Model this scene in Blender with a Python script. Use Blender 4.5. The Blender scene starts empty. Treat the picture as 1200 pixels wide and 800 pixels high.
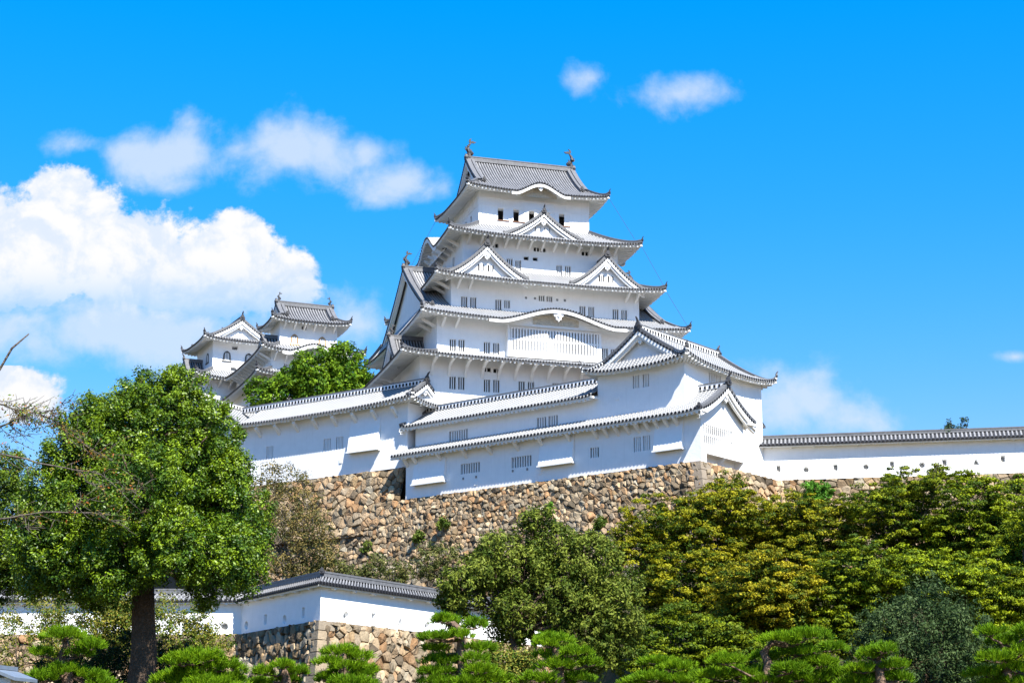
import bpy, math, random
import numpy as np
from mathutils import Vector
random.seed(7); RNG = np.random.default_rng(11)
R = math.radians
scene = bpy.context.scene
COL = scene.collection

# ------------------------------------------------------------------ camera
FPX = 2008.0
PITCH = math.atan(505 / FPX)
CAM = np.array([0.0, 0.0, 1.6])
cd = bpy.data.cameras.new('camera'); cam = bpy.data.objects.new('camera', cd); COL.objects.link(cam)
cam.location = CAM; cam.rotation_euler = (math.pi / 2 + PITCH, 0, 0)
cd.sensor_width = 36; cd.lens = FPX / 1200 * 36; cd.clip_start = 0.5; cd.clip_end = 20000
scene.camera = cam

# ------------------------------------------------------------------ light
SUN_EL, SUN_AZ = 52.0, 30.0            # azimuth measured from -Y (behind the camera) towards +X
sd = bpy.data.lights.new('sun', 'SUN'); sun = bpy.data.objects.new('sun', sd); COL.objects.link(sun)
sd.energy = 5.0; sd.angle = R(0.53); sd.color = (1.0, 0.955, 0.88)
sv = Vector((math.sin(R(SUN_AZ)) * math.cos(R(SUN_EL)), -math.cos(R(SUN_AZ)) * math.cos(R(SUN_EL)), math.sin(R(SUN_EL))))
sun.rotation_euler = sv.to_track_quat('Z', 'Y').to_euler(); sun.location = (60, -60, 120)
SKY_STRENGTH = 0.10
scene.view_settings.view_transform = 'Standard'; scene.view_settings.look = 'None'
scene.view_settings.exposure = 1.38; scene.view_settings.gamma = 1.0; scene.view_settings.use_curve_mapping = False
scene.cycles.max_bounces = 8; scene.cycles.diffuse_bounces = 5; scene.cycles.glossy_bounces = 2
scene.cycles.transmission_bounces = 3; scene.cycles.use_denoising = True

def ray(px, py):
    dx = (px - 600) / FPX; dy = (400 - py) / FPX
    return np.array([dx, math.cos(PITCH) - dy * math.sin(PITCH), math.sin(PITCH) + dy * math.cos(PITCH)])
def at(px, py, Y):
    d = ray(px, py); return CAM + d * (Y / d[1])

# ------------------------------------------------------------------ sky with clouds (world direction based)
def build_world():
    w = bpy.data.worlds.new('World'); scene.world = w; w.use_nodes = True
    nt = w.node_tree; nt.nodes.clear(); N = nt.nodes; L = nt.links
    def m(op, a, b=None, c=None, clamp=False):
        n = N.new('ShaderNodeMath'); n.operation = op; n.use_clamp = clamp
        for i, x in enumerate((a, b, c)):
            if x is None: continue
            if isinstance(x, (int, float)): n.inputs[i].default_value = x
            else: L.new(x, n.inputs[i])
        return n.outputs[0]
    tc = N.new('ShaderNodeTexCoord'); sep = N.new('ShaderNodeSeparateXYZ'); L.new(tc.outputs['Generated'], sep.inputs[0])
    dx, dy, dz = sep.outputs
    front = m('GREATER_THAN', dy, 0.12)
    sy = m('MAXIMUM', dy, 0.12)
    u = m('DIVIDE', dx, sy); v = m('DIVIDE', dz, sy)
    comb = N.new('ShaderNodeCombineXYZ'); L.new(u, comb.inputs[0]); L.new(v, comb.inputs[1])
    def noise(scale, detail, rough, off=(0, 0, 0), dist=0.0):
        mp = N.new('ShaderNodeMapping'); L.new(comb.outputs[0], mp.inputs[0]); mp.inputs['Location'].default_value = off
        n = N.new('ShaderNodeTexNoise'); n.inputs['Scale'].default_value = scale; n.inputs['Detail'].default_value = detail
        n.inputs['Roughness'].default_value = rough; n.inputs['Distortion'].default_value = dist
        L.new(mp.outputs[0], n.inputs['Vector']); return n.outputs['Fac']
    def uv(px, py):
        d = ray(px, py); return d[0] / d[1], d[2] / d[1]
    def field(blobs):
        f = None
        for (px, py, rx, ry, k) in blobs:
            a, b = uv(px, py)
            ex = m('DIVIDE', m('SUBTRACT', u, a), rx / 2080); ey = m('DIVIDE', m('SUBTRACT', v, b), ry / 2080)
            d = m('SQRT', m('ADD', m('MULTIPLY', ex, ex), m('MULTIPLY', ey, ey)))
            g = m('MULTIPLY', m('SUBTRACT', 1.0, d), k)
            f = g if f is None else m('SMOOTH_MAX', f, g, 0.25)
        return f
    big = [(60, 275, 120, 85, 1.0), (150, 300, 140, 80, 1.0), (20, 320, 110, 70, 1.0), (270, 300, 75, 62, 1.0), (330, 325, 52, 48, 1.0), (70, 222, 62, 42, 1.0),
           (235, 345, 150, 45, .9), (-60, 300, 120, 90, 1), (20, 465, 75, 45, 1.0), (-30, 450, 80, 60, 1)]
    thin = [(a, b_, c * 1.3, d_ * 1.35, k_ * 1.1) for a, b_, c, d_, k_ in [(200, 182, 92, 46, .92), (345, 180, 76, 50, .98), (270, 175, 50, 24, .5), (150, 178, 40, 26, .8), (85, 170, 40, 20, .7), (470, 217, 62, 26, .85), (795, 110, 70, 26, .72), (690, 92, 32, 20, .6),
            (925, 480, 70, 60, .75), (1010, 490, 60, 26, .55), (425, 380, 60, 36, .6), (140, 385, 240, 50, .85), (1190, 418, 20, 7, .6), (50, 400, 120, 36, .6), (430, 175, 30, 26, .55)]]
    n1 = noise(26, 9, .60, dist=.25); n2 = noise(95, 6, .6, (3, 1, 0))
    pert = m('ADD', m('MULTIPLY', m('SUBTRACT', n1, .5), 1.8), m('MULTIPLY', m('SUBTRACT', n2, .5), .7))
    fb = m('ADD', field(big), m('MULTIPLY', pert, .8))
    n3 = noise(17, 8, .58, (5, 2, 0), .15)
    ft = m('ADD', field(thin), m('ADD', m('MULTIPLY', m('SUBTRACT', n3, .5), 1.5), m('MULTIPLY', m('SUBTRACT', n1, .5), 1.5)))
    def sstep(x, lo, hi):
        n = N.new('ShaderNodeMapRange'); n.interpolation_type = 'SMOOTHSTEP'; L.new(x, n.inputs[0]); n.inputs[1].default_value = lo; n.inputs[2].default_value = hi; return n.outputs[0]
    db = sstep(fb, .02, .30); dt = m('MULTIPLY', sstep(ft, -.02, .85), .80)
    # the underside of the big cloud fades into thin blue-grey
    vb = uv(100, 425)[1]; vt = uv(100, 300)[1]
    under = sstep(v, vb, vt)
    up = m('MAXIMUM', under, m('LESS_THAN', v, uv(100, 428)[1]))
    dbb = m('MULTIPLY', db, m('ADD', m('MULTIPLY', up, .85), .15))
    dens = m('MULTIPLY', m('MAXIMUM', dbb, dt), front, clamp=True)
    # soft relief inside the big cloud, sunlit and shaded sides put into its colour
    rel = m('SUBTRACT', n1, noise(26, 9, .60, (-.006, -.010, 0), .25))
    shade = sstep(m('ADD', m('MULTIPLY', rel, 1.6), m('MULTIPLY', fb, .16)), -.12, .22)
    sky = N.new('ShaderNodeTexSky'); sky.sky_type = 'NISHITA'; sky.sun_disc = False
    sky.sun_elevation = R(SUN_EL); sky.sun_rotation = R(180 - SUN_AZ); sky.air_density = 1.0; sky.dust_density = 0.3; sky.ozone_density = 2.0
    hs = N.new('ShaderNodeHueSaturation'); hs.inputs['Saturation'].default_value = SAT; hs.inputs['Value'].default_value = VAL; hs.inputs['Hue'].default_value = HUE
    L.new(sky.outputs[0], hs.inputs['Color'])
    # the polarised, deeper blue towards the zenith, paler towards the horizon
    tr = N.new('ShaderNodeValToRGB'); L.new(m('MULTIPLY', dz, 2.0), tr.inputs[0]); e = tr.color_ramp.elements
    e[0].position = .36; e[0].color = (*TINT[0], 1); e[1].position = .86; e[1].color = (*TINT[2], 1); k = e.new(.62); k.color = (*TINT[1], 1)
    tm = N.new('ShaderNodeMix'); tm.data_type = 'RGBA'; tm.blend_type = 'MULTIPLY'; tm.inputs[0].default_value = 1; L.new(hs.outputs[0], tm.inputs[6]); L.new(tr.outputs[0], tm.inputs[7])
    back = N.new('ShaderNodeMapRange'); L.new(dy, back.inputs[0]); back.inputs[1].default_value = -.6; back.inputs[2].default_value = .5; back.inputs[3].default_value = .82; back.inputs[4].default_value = 1.0  # sky dimmed behind the camera to weaken the fill on shaded walls
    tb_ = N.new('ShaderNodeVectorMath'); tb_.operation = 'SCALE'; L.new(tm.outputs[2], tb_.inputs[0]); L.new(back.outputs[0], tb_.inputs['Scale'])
    cc = N.new('ShaderNodeMix'); cc.data_type = 'RGBA'; cc.inputs[6].default_value = (2.6, 3.1, 3.85, 1); cc.inputs[7].default_value = (3.85, 3.85, 3.9, 1)
    L.new(m('ADD', m('MULTIPLY', m('MULTIPLY', shade, dbb), .7), m('MULTIPLY', m('MAXIMUM', dbb, m('MULTIPLY', dt, .7)), .3), clamp=True), cc.inputs[0])
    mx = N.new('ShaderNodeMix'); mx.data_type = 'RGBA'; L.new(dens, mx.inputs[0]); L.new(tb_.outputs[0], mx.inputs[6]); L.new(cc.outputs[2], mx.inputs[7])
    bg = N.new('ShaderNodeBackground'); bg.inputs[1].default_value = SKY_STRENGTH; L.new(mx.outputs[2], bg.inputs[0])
    out = N.new('ShaderNodeOutputWorld'); L.new(bg.outputs[0], out.inputs[0])
SAT, VAL, HUE = 1.45, 1.25, 0.485
TINT = [(.66, .525, .63), (.30, .595, .80), (.01, .68, 1.02)]
build_world()

# ------------------------------------------------------------------ materials
def mat(name, base, rough=.8, spec=.3, var=.0, scale=4.0, bump=0.0, bscale=None, col2=None, attr=None, trans=0.0, uvband=None, streak=0.0):
    M = bpy.data.materials.new(name); M.use_nodes = True; nt = M.node_tree; N = nt.nodes; L = nt.links
    b = N['Principled BSDF']; b.inputs['Roughness'].default_value = rough; b.inputs['Specular IOR Level'].default_value = spec
    b.inputs['Base Color'].default_value = (*base, 1)
    src = None
    tc = N.new('ShaderNodeTexCoord')
    if attr:
        a = N.new('ShaderNodeAttribute'); a.attribute_name = attr; src = a.outputs['Color']
    if var or col2:
        n = N.new('ShaderNodeTexNoise'); n.inputs['Scale'].default_value = scale; n.inputs['Detail'].default_value = 6; n.inputs['Roughness'].default_value = .65
        L.new(tc.outputs['Object'], n.inputs['Vector'])
        if col2:
            r = N.new('ShaderNodeMapRange'); r.inputs[1].default_value = .38; r.inputs[2].default_value = .66; L.new(n.outputs['Fac'], r.inputs[0])
            x = N.new('ShaderNodeMix'); x.data_type = 'RGBA'; L.new(r.outputs[0], x.inputs[0])
            if src: L.new(src, x.inputs[6])
            else: x.inputs[6].default_value = (*base, 1)
            x.inputs[7].default_value = (*col2, 1); src = x.outputs[2]
        if var:
            r = N.new('ShaderNodeMapRange'); r.inputs[1].default_value = .25; r.inputs[2].default_value = .75; r.inputs[3].default_value = 1 - var; r.inputs[4].default_value = 1 + var * .6
            L.new(n.outputs['Fac'], r.inputs[0])
            x = N.new('ShaderNodeMix'); x.data_type = 'RGBA'; x.blend_type = 'MULTIPLY'; x.inputs[0].default_value = 1
            if src: L.new(src, x.inputs[6])
            else: x.inputs[6].default_value = (*base, 1)
            L.new(r.outputs[0], x.inputs[7]); src = x.outputs[2]
    if streak:      # rain streaks: noise stretched along z
        mp = N.new('ShaderNodeMapping'); mp.inputs['Scale'].default_value = (2.2, 2.2, .16); L.new(tc.outputs['Object'], mp.inputs[0])
        n = N.new('ShaderNodeTexNoise'); n.inputs['Scale'].default_value = 1.6; n.inputs['Detail'].default_value = 5; L.new(mp.outputs[0], n.inputs['Vector'])
        r = N.new('ShaderNodeMapRange'); r.inputs[1].default_value = .55; r.inputs[2].default_value = .85; r.inputs[3].default_value = 1; r.inputs[4].default_value = 1 - streak
        L.new(n.outputs['Fac'], r.inputs[0])
        x = N.new('ShaderNodeMix'); x.data_type = 'RGBA'; x.blend_type = 'MULTIPLY'; x.inputs[0].default_value = 1
        if src: L.new(src, x.inputs[6])
        else: x.inputs[6].default_value = (*base, 1)
        L.new(r.outputs[0], x.inputs[7]); src = x.outputs[2]
    if uvband:      # pale plaster joints across the tile rows, period in metres along the slope
        per, frac, bc = uvband
        uvn = N.new('ShaderNodeAttribute'); uvn.attribute_name = 'tuv'
        s = N.new('ShaderNodeSeparateXYZ'); L.new(uvn.outputs['Vector'], s.inputs[0])
        d = N.new('ShaderNodeMath'); d.operation = 'DIVIDE'; L.new(s.outputs[1], d.inputs[0]); d.inputs[1].default_value = per
        fr = N.new('ShaderNodeMath'); fr.operation = 'FRACT'; L.new(d.outputs[0], fr.inputs[0])
        lt = N.new('ShaderNodeMath'); lt.operation = 'LESS_THAN'; L.new(fr.outputs[0], lt.inputs[0]); lt.inputs[1].default_value = frac
        x = N.new('ShaderNodeMix'); x.data_type = 'RGBA'; L.new(lt.outputs[0], x.inputs[0])
        if src: L.new(src, x.inputs[6])
        else: x.inputs[6].default_value = (*base, 1)
        x.inputs[7].default_value = (*bc, 1); src = x.outputs[2]
    if src: L.new(src, b.inputs['Base Color'])
    if bump:
        n = N.new('ShaderNodeTexNoise'); n.inputs['Scale'].default_value = bscale or scale * 3; n.inputs['Detail'].default_value = 8
        L.new(tc.outputs['Object'], n.inputs['Vector'])
        bp = N.new('ShaderNodeBump'); bp.inputs['Strength'].default_value = bump; bp.inputs['Distance'].default_value = .1
        L.new(n.outputs['Fac'], bp.inputs['Height']); L.new(bp.outputs[0], b.inputs['Normal'])
    if trans:
        tr = N.new('ShaderNodeBsdfTranslucent'); mx = N.new('ShaderNodeMixShader'); mx.inputs[0].default_value = trans
        hs = N.new('ShaderNodeHueSaturation'); hs.inputs['Value'].default_value = 1.5; hs.inputs['Hue'].default_value = .485
        L.new(src, hs.inputs['Color']); L.new(hs.outputs[0], tr.inputs[0])
        L.new(b.outputs[0], mx.inputs[1]); L.new(tr.outputs[0], mx.inputs[2]); L.new(mx.outputs[0], N['Material Output'].inputs[0])
    return M
PL = mat('white_plaster', (.84, .84, .83), .85, .2, var=.05, scale=1.2, bump=.15, bscale=7, streak=.07)
PLE = mat('eave_plaster', (.82, .81, .78), .85, .2, var=.05, scale=2)
PAN = mat('pan_tile', (.022, .023, .026), .6, .3, var=.35, scale=2.2)
RND = mat('round_tile', (.19, .19, .196), .55, .35, var=.45, scale=1.1, uvband=(.42, .18, (.34, .34, .335)))
RNDK = mat('pale_round_tile', (.29, .29, .295), .6, .3, var=.4, scale=1.3, uvband=(.42, .28, (.50, .50, .49)))  # lower roof tiers lightened as plastered, and to bounce light onto shaded walls
PANK = mat('pale_pan_tile', (.085, .087, .092), .6, .3, var=.35, scale=2.2)
RNDW = mat('plastered_round_tile', (.17, .174, .18), .6, .3, var=.3, scale=1.4, uvband=(.36, .40, (.36, .36, .355)))
PANW = mat('plastered_pan_tile', (.10, .102, .108), .6, .3, var=.3, scale=2.2, uvband=(.30, .25, (.30, .30, .30)))
DSK = mat('tile_end', (.012, .012, .014), .6, .2)
CAP = mat('cap_tile', (.12, .122, .128), .6, .4, var=.35, scale=3)
RDG = mat('ridge_tile', (.13, .132, .138), .6, .4, var=.4, scale=3)
DRK = mat('dark_interior', (.018, .017, .016), .9, .1)
SHD = mat('closed_shutter', (.24, .245, .25), .9, .1)
LAT = mat('lattice_shade', (.05, .05, .052), .9, .1)
REV = mat('loophole_back', (.22, .21, .19), .9, .1)
WOOD = mat('brown_wood', (.16, .075, .04), .7, .2, var=.3, scale=8)
BRS = mat('ochre_lacquer', (.42, .24, .08), .5, .4, var=.2, scale=9)
BLK = mat('black_lacquer', (.05, .045, .035), .5, .4)
CARV = mat('carved_wood', (.60, .53, .41), .8, .2, var=.35, scale=5, bump=.6, bscale=9)
ORN = mat('ornament_tile', (.04, .04, .043), .55, .4, var=.3, scale=5)
STONE = mat('rubble_stone', (.4, .3, .2), .9, .2, var=.34, scale=3.2, bump=.9, bscale=6, attr='col')
QUOIN = mat('dressed_stone', (.5, .42, .33), .9, .2, var=.22, scale=1.8, bump=.5, bscale=8, attr='col')
EARTH = mat('earth', (.09, .065, .04), .95, .1, var=.4, scale=.8)
GRND = mat('ground', (.045, .05, .018), .95, .1, var=.5, scale=.35, col2=(.06, .045, .025))
BARK = mat('bark', (.085, .06, .042), .95, .1, var=.5, scale=7, bump=1.0, bscale=12)
BARKG = mat('grey_bark', (.115, .097, .08), .95, .1, var=.4, scale=7, bump=.8, bscale=14)
BARKP = mat('pine_bark', (.17, .115, .08), .95, .1, var=.5, scale=8, bump=1.0, bscale=10)
LEAF = mat('leaf', (.06, .1, .02), .6, .12, attr='col', trans=.17)
LEAFG = mat('glossy_leaf', (.06, .1, .02), .45, .3, attr='col', trans=.2)
NEED = mat('pine_needle', (.08, .14, .02), .6, .1, attr='col', trans=.18)
LROOF = mat('lantern_roof', (.13, .16, .20), .5, .4, var=.2, scale=5)
WIRE = mat('wire', (.05, .05, .05), .5, .4)

# ------------------------------------------------------------------ frames and mesh building
class Frame:
    def __init__(s, o, ang):
        a = R(ang); s.ang = a; s.o = (float(o[0]), float(o[1])); s.c = math.cos(a); s.s = math.sin(a)
    def w(s, x, y, z): return (s.o[0] + s.c * x - s.s * y, s.o[1] + s.s * x + s.c * y, z)
    def _hit(s, px, py, ax, ay, k):
        d = ray(px, py); o = CAM - np.array([s.o[0], s.o[1], 0]); n = np.array([ax, ay, 0]); t = (k - o @ n) / (d @ n); return o + d * t
    def ony(s, px, py, y):
        q = s._hit(px, py, -s.s, s.c, y); return q[0] * s.c + q[1] * s.s, q[2]
    def onx(s, px, py, x):
        q = s._hit(px, py, s.c, s.s, x); return -q[0] * s.s + q[1] * s.c, q[2]
WORLD = Frame((0, 0), 0)
def side(sd, s, d, z):
    return {'F': (s, -d, z), 'R': (d, s, z), 'B': (-s, d, z), 'L': (-d, -s, z)}[sd]
SROT = {'F': 0, 'R': math.pi / 2, 'B': math.pi, 'L': -math.pi / 2}

class MB:
    def __init__(s, fr=WORLD): s.fr = fr; s.v = []; s.f = []; s.m = []; s.t = []; s.c = None
    def cut(s, name):
        if not hasattr(s, 'cuts'): s.cuts = []
        s.cuts.append((name, len(s.v), len(s.f)))
    def p(s, q, uv=(0, 0)):
        s.v.append(s.fr.w(*q)); s.t.append(uv); return len(s.v) - 1
    def face(s, pts, m=0, uvs=None):
        i = len(s.v)
        for k, q in enumerate(pts): s.p(q, uvs[k] if uvs else (0, 0))
        s.f.append(tuple(range(i, i + len(pts)))); s.m.append(m)
    def box(s, x0, x1, y0, y1, z0, z1, m=0):
        q = [(x0, y0, z0), (x1, y0, z0), (x1, y1, z0), (x0, y1, z0), (x0, y0, z1), (x1, y0, z1), (x1, y1, z1), (x0, y1, z1)]
        for f in ((0, 3, 2, 1), (4, 5, 6, 7), (0, 1, 5, 4), (1, 2, 6, 5), (2, 3, 7, 6), (3, 0, 4, 7)): s.face([q[i] for i in f], m)
    def bar(s, a, b, w, h, m=0, up=(0, 0, 1)):      # rectangular beam from a to b, hanging centred
        a = Vector(a); b = Vector(b); d = (b - a).normalized(); upv = Vector(up)
        sv_ = d.cross(upv)
        if sv_.length < 1e-4: sv_ = Vector((1, 0, 0))
        sv_.normalize(); u2 = sv_.cross(d).normalized()
        A = [a + sv_ * (i * w / 2) + u2 * (j * h / 2) for i, j in ((-1, -1), (1, -1), (1, 1), (-1, 1))]; B = [q + (b - a) for q in A]
        s.face([A[3], A[2], A[1], A[0]], m); s.face(B, m)
        for k in range(4): s.face([A[k], A[(k + 1) % 4], B[(k + 1) % 4], B[k]], m)
    def tube(s, pts, rad, n=8, m=0, cap=True):
        pts = [Vector(p) for p in pts]; rings = []
        ref = Vector((0.31, 0.17, 0.93))
        for i, p in enumerate(pts):
            d = (pts[min(i + 1, len(pts) - 1)] - pts[max(i - 1, 0)]).normalized()
            a = d.cross(ref)
            if a.length < .1: a = d.cross(Vector((1, 0, 0)))
            a.normalize(); b = d.cross(a); r = rad[i] if hasattr(rad, '__len__') else rad
            rings.append([s.p(p + a * (r * math.cos(2 * math.pi * k / n)) + b * (r * math.sin(2 * math.pi * k / n))) for k in range(n)])
        for i in range(len(rings) - 1):
            for k in range(n):
                s.f.append((rings[i][k], rings[i][(k + 1) % n], rings[i + 1][(k + 1) % n], rings[i + 1][k])); s.m.append(m)
        if cap: s.f.append(tuple(rings[0][::-1])); s.m.append(m); s.f.append(tuple(rings[-1])); s.m.append(m)
    def grid(s, P, m=0, uvs=None):
        idx = [[s.p(q, uvs[i][j] if uvs else (0, 0)) for j, q in enumerate(row)] for i, row in enumerate(P)]
        for i in range(len(P) - 1):
            for j in range(len(P[0]) - 1):
                s.f.append((idx[i][j], idx[i + 1][j], idx[i + 1][j + 1], idx[i][j + 1])); s.m.append(m[i] if isinstance(m, list) else m)
    def disc(s, c, out, r, m=0, n=8, th=.05):
        ox, oy = out; tx, ty = -oy, ox
        A = [(c[0] + tx * r * math.cos(2 * math.pi * k / n) + ox * th, c[1] + ty * r * math.cos(2 * math.pi * k / n) + oy * th, c[2] + r * math.sin(2 * math.pi * k / n)) for k in range(n)]
        B = [(a[0] - ox * 2.5 * th, a[1] - oy * 2.5 * th, a[2]) for a in A]
        s.face(A, m)
        for k in range(n): s.face([A[k], A[(k + 1) % n], B[(k + 1) % n], B[k]], m)

ROOT = {}
def link(o, parent=None):
    COL.objects.link(o)
    if parent is not None: o.parent = parent; ROOT[o.name] = ROOT.get(parent.name, (0, 0, 0))
    return o
def finish(name, mb, mats, parent=None, smooth=False, loc=None, label=None):
    me = bpy.data.meshes.new(name); off = np.array(ROOT[parent.name] if parent is not None else (loc if loc is not None else (0, 0, 0)), float)
    v = np.array(mb.v, float) - off
    me.from_pydata(v.tolist(), [], mb.f); 
    for m_ in mats: me.materials.append(m_)
    if len(mats) > 1: me.polygons.foreach_set('material_index', mb.m)
    if any(t != (0, 0) for t in mb.t):
        a = me.attributes.new('tuv', 'FLOAT_VECTOR', 'POINT'); a.data.foreach_set('vector', np.array([(t[0], t[1], 0) for t in mb.t], float).ravel())
    if mb.c is not None:
        a = me.attributes.new('col', 'FLOAT_COLOR', 'POINT'); a.data.foreach_set('color', np.array(mb.c, float).ravel())
    if smooth: me.polygons.foreach_set('use_smooth', [True] * len(me.polygons))
    me.update()
    o = bpy.data.objects.new(name, me); link(o, parent)
    if parent is None and loc is not None: o.location = loc; ROOT[o.name] = tuple(loc)
    elif parent is None: ROOT[o.name] = (0, 0, 0)
    if label: o['label'] = label
    return o
def finish_split(mb, mats, parent):
    cuts = getattr(mb, 'cuts', []) + [('', len(mb.v), len(mb.f))]
    for (nm, v0, f0), (_, v1, f1) in zip(cuts[:-1], cuts[1:]):
        if f1 == f0: continue
        q = MB(mb.fr); q.v = mb.v[v0:v1]; q.t = [(0, 0)] * (v1 - v0); q.m = mb.m[f0:f1]; q.f = [tuple(i - v0 for i in f) for f in mb.f[f0:f1]]
        finish(nm, q, mats, parent)
def thing(name, label, cat, loc, group=None):
    o = bpy.data.objects.new(name, None); COL.objects.link(o); o.location = loc; o.empty_display_size = .5; ROOT[o.name] = tuple(float(x) for x in loc)
    tag(o, label, cat, group); return o
def tag(o, label, cat, group=None):
    o['label'] = label; o['category'] = cat
    if group: o['group'] = group
    return o
def structure(o): o['kind'] = 'structure'; return o

# ------------------------------------------------------------------ tiled roofs
def tile_slope(mb, S, xa, xb, t0f, sp, out, nt=7, h=.10, ends=True, mp=0, mr=1, md=2):
    n = max(1, round(abs(xb - xa) / sp)); st = (xb - xa) / n; off = [-.5, -.28, -.15, .15, .28, .5]; hh = [0, 0, h, h, 0, 0]
    for k in range(n):
        xc = xa + (k + .5) * st; rows = []; uvs = []
        for o_, dh in zip(off, hh):
            x = xc + o_ * st; t0 = t0f(x); col = []; uc = []
            prev = None; dist = 0
            for j in range(nt + 1):
                t = t0 + (1 - t0) * j / nt; q = S(x, t)
                if prev: dist += math.dist(prev, q)
                prev = q; col.append((q[0], q[1], q[2] + dh)); uc.append((x, dist))
            tot = dist
            rows.append(col); uvs.append([(a, tot - b) for a, b in uc])
        mb.grid(rows, [mp, mr, mr, mr, mp], uvs)
        if ends:
            q = S(xc, 1); r = sp * .31
            mb.disc((q[0], q[1], q[2] + h * .25), out, r, md, 8, .04)
            for a, b in ((-.5, -.28), (-.28, .28), (.28, .5)):
                qa = S(xc + a * st, 1); qb = S(xc + b * st, 1)
                mb.face([qa, qb, (qb[0], qb[1], qb[2] - .13), (qa[0], qa[1], qa[2] - .13)], mp)
def eave_under(mb, S, xa, xb, sp, out, inner, drop=.30, rafters=.5, sc=.07):
    n = max(1, round(abs(xb - xa) / sp)); st = (xb - xa) / n; lip0 = []; lip1 = []; inn = []
    for k in range(n * 4 + 1):
        x = xa + k * st / 4; q = S(x, 1); c = (0, .75, 1, .75)[k % 4] * sc
        lip0.append((q[0] - out[0] * .07, q[1] - out[1] * .07, q[2] - .10)); lip1.append((q[0] - out[0] * .10, q[1] - out[1] * .10, q[2] - drop - .04 + sc - c))
        inn.append(inner(x))
    mb.grid([lip0, lip1]); mb.grid([lip1, inn])
    if rafters:
        L_ = math.dist(lip1[0], lip1[-1]); nr = max(2, int(L_ / rafters))
        for i in range(nr + 1):
            k = int(i / nr * n * 4); a = lip1[k]; b = inn[k]
            mb.bar((a[0] - out[0] * .02, a[1] - out[1] * .02, a[2] - .07), (b[0], b[1], b[2] - .08), .2, .22)
def beam(mb, pts, w=.34, h=.42, body=0, cap=1, blocks=0, dk=2, lift=0):
    mb.cut('ridge')
    for a, b in zip(pts[:-1], pts[1:]):
        a = (a[0], a[1], a[2] + lift); b = (b[0], b[1], b[2] + lift)
        mb.bar(a, b, w, h, body)
        mb.bar((a[0], a[1], a[2] + h * .5 + .06), (b[0], b[1], b[2] + h * .5 + .06), w * 1.15, .13, cap)
        if blocks:
            L_ = math.dist(a, b); n = max(1, int(L_ / blocks)); d = [(b[i] - a[i]) / L_ for i in range(3)]
            for k in range(n):
                t = (k + .5) / n; c = [a[i] + (b[i] - a[i]) * t for i in range(3)]; e = blocks * .22
                mb.bar((c[0] - d[0] * e, c[1] - d[1] * e, c[2] - .04), (c[0] + d[0] * e, c[1] + d[1] * e, c[2] - .04), w * 1.25, h * .62, dk)
def oni(mb, p, out, s=1.0, m=0, horn=True):        # demon-face end tile: shield with shoulders and a finial roll
    mb.cut('ridge_end_tile'); ox, oy = out; tx, ty = -oy, ox
    prof = [(-.34, -.28), (-.42, .02), (-.26, .20), (-.20, .42), (0, .58), (.20, .42), (.26, .20), (.42, .02), (.34, -.28)]
    A = [(p[0] + tx * a * s + ox * .14 * s, p[1] + ty * a * s + oy * .14 * s, p[2] + b * s) for a, b in prof]; B = [(q[0] - ox * .3 * s, q[1] - oy * .3 * s, q[2]) for q in A]
    mb.face(A, m); mb.face(B[::-1], m)
    for k in range(len(A)): mb.face([A[k], A[(k + 1) % 9], B[(k + 1) % 9], B[k]], m)
    mb.disc((p[0] + ox * .16 * s, p[1] + oy * .16 * s, p[2] + .12 * s), out, .19 * s, m, 8, .07 * s)
    if horn: mb.tube([(p[0], p[1], p[2] + .5 * s), (p[0] + ox * .16 * s, p[1] + oy * .16 * s, p[2] + .78 * s), (p[0] + ox * .36 * s, p[1] + oy * .36 * s, p[2] + .98 * s)], [.13 * s, .12 * s, .07 * s], 6, m)
def shachi(mb, p, out, s=1.0, m=0):                # dolphin-like roof fish: head on the ridge, body curving up to a forked tail
    mb.cut('roof_fish'); ox, oy = out
    def q(a, b): return (p[0] - ox * a * s, p[1] - oy * a * s, p[2] + b * s)
    tx, ty = -oy, ox
    mb.tube([q(.55, .05), q(.35, .18), q(.05, .38), q(-.18, .75), q(-.12, 1.15), q(.08, 1.45), q(.26, 1.66)], [.20 * s, .30 * s, .34 * s, .27 * s, .20 * s, .13 * s, .07 * s], 8, m)
    def fin(pts, th=.07):
        A = [(a[0] + tx * th * s, a[1] + ty * th * s, a[2]) for a in pts]; B = [(a[0] - tx * th * s, a[1] - ty * th * s, a[2]) for a in pts]
        mb.face(A, m); mb.face(B[::-1], m)
        for k in range(len(A)): mb.face([A[k], A[(k + 1) % len(A)], B[(k + 1) % len(A)], B[k]], m)
    fin([q(.1, 1.45), q(.3, 1.62), q(.72, 1.62), q(.98, 1.82), q(.62, 1.86), q(.45, 1.98), q(.30, 1.80)])
    fin([q(.15, 1.55), q(.34, 1.75), q(.22, 2.05), q(.36, 2.3), q(.02, 2.12), q(-.06, 1.8)])
    fin([q(-.36, .5), q(-.62, .78), q(-.44, .82), q(-.56, 1.1), q(-.34, 1.0), q(-.24, .8)])
    fin([q(.12, .6), q(.38, .82), q(.24, .5)]); mb.tube([q(.0, -.45), q(.0, .3)], [.34 * s, .26 * s], 8, m)

def lifted(x, half, L, p=3): return L * min(1.15, abs(x / half)) ** p
def kara(x, b):
    if not b: return None
    q = (x - b[0]) / b[1]
    return b[2] * (.5 + .5 * math.cos(math.pi * q)) ** .9 if abs(q) < 1 else 0.0

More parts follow.
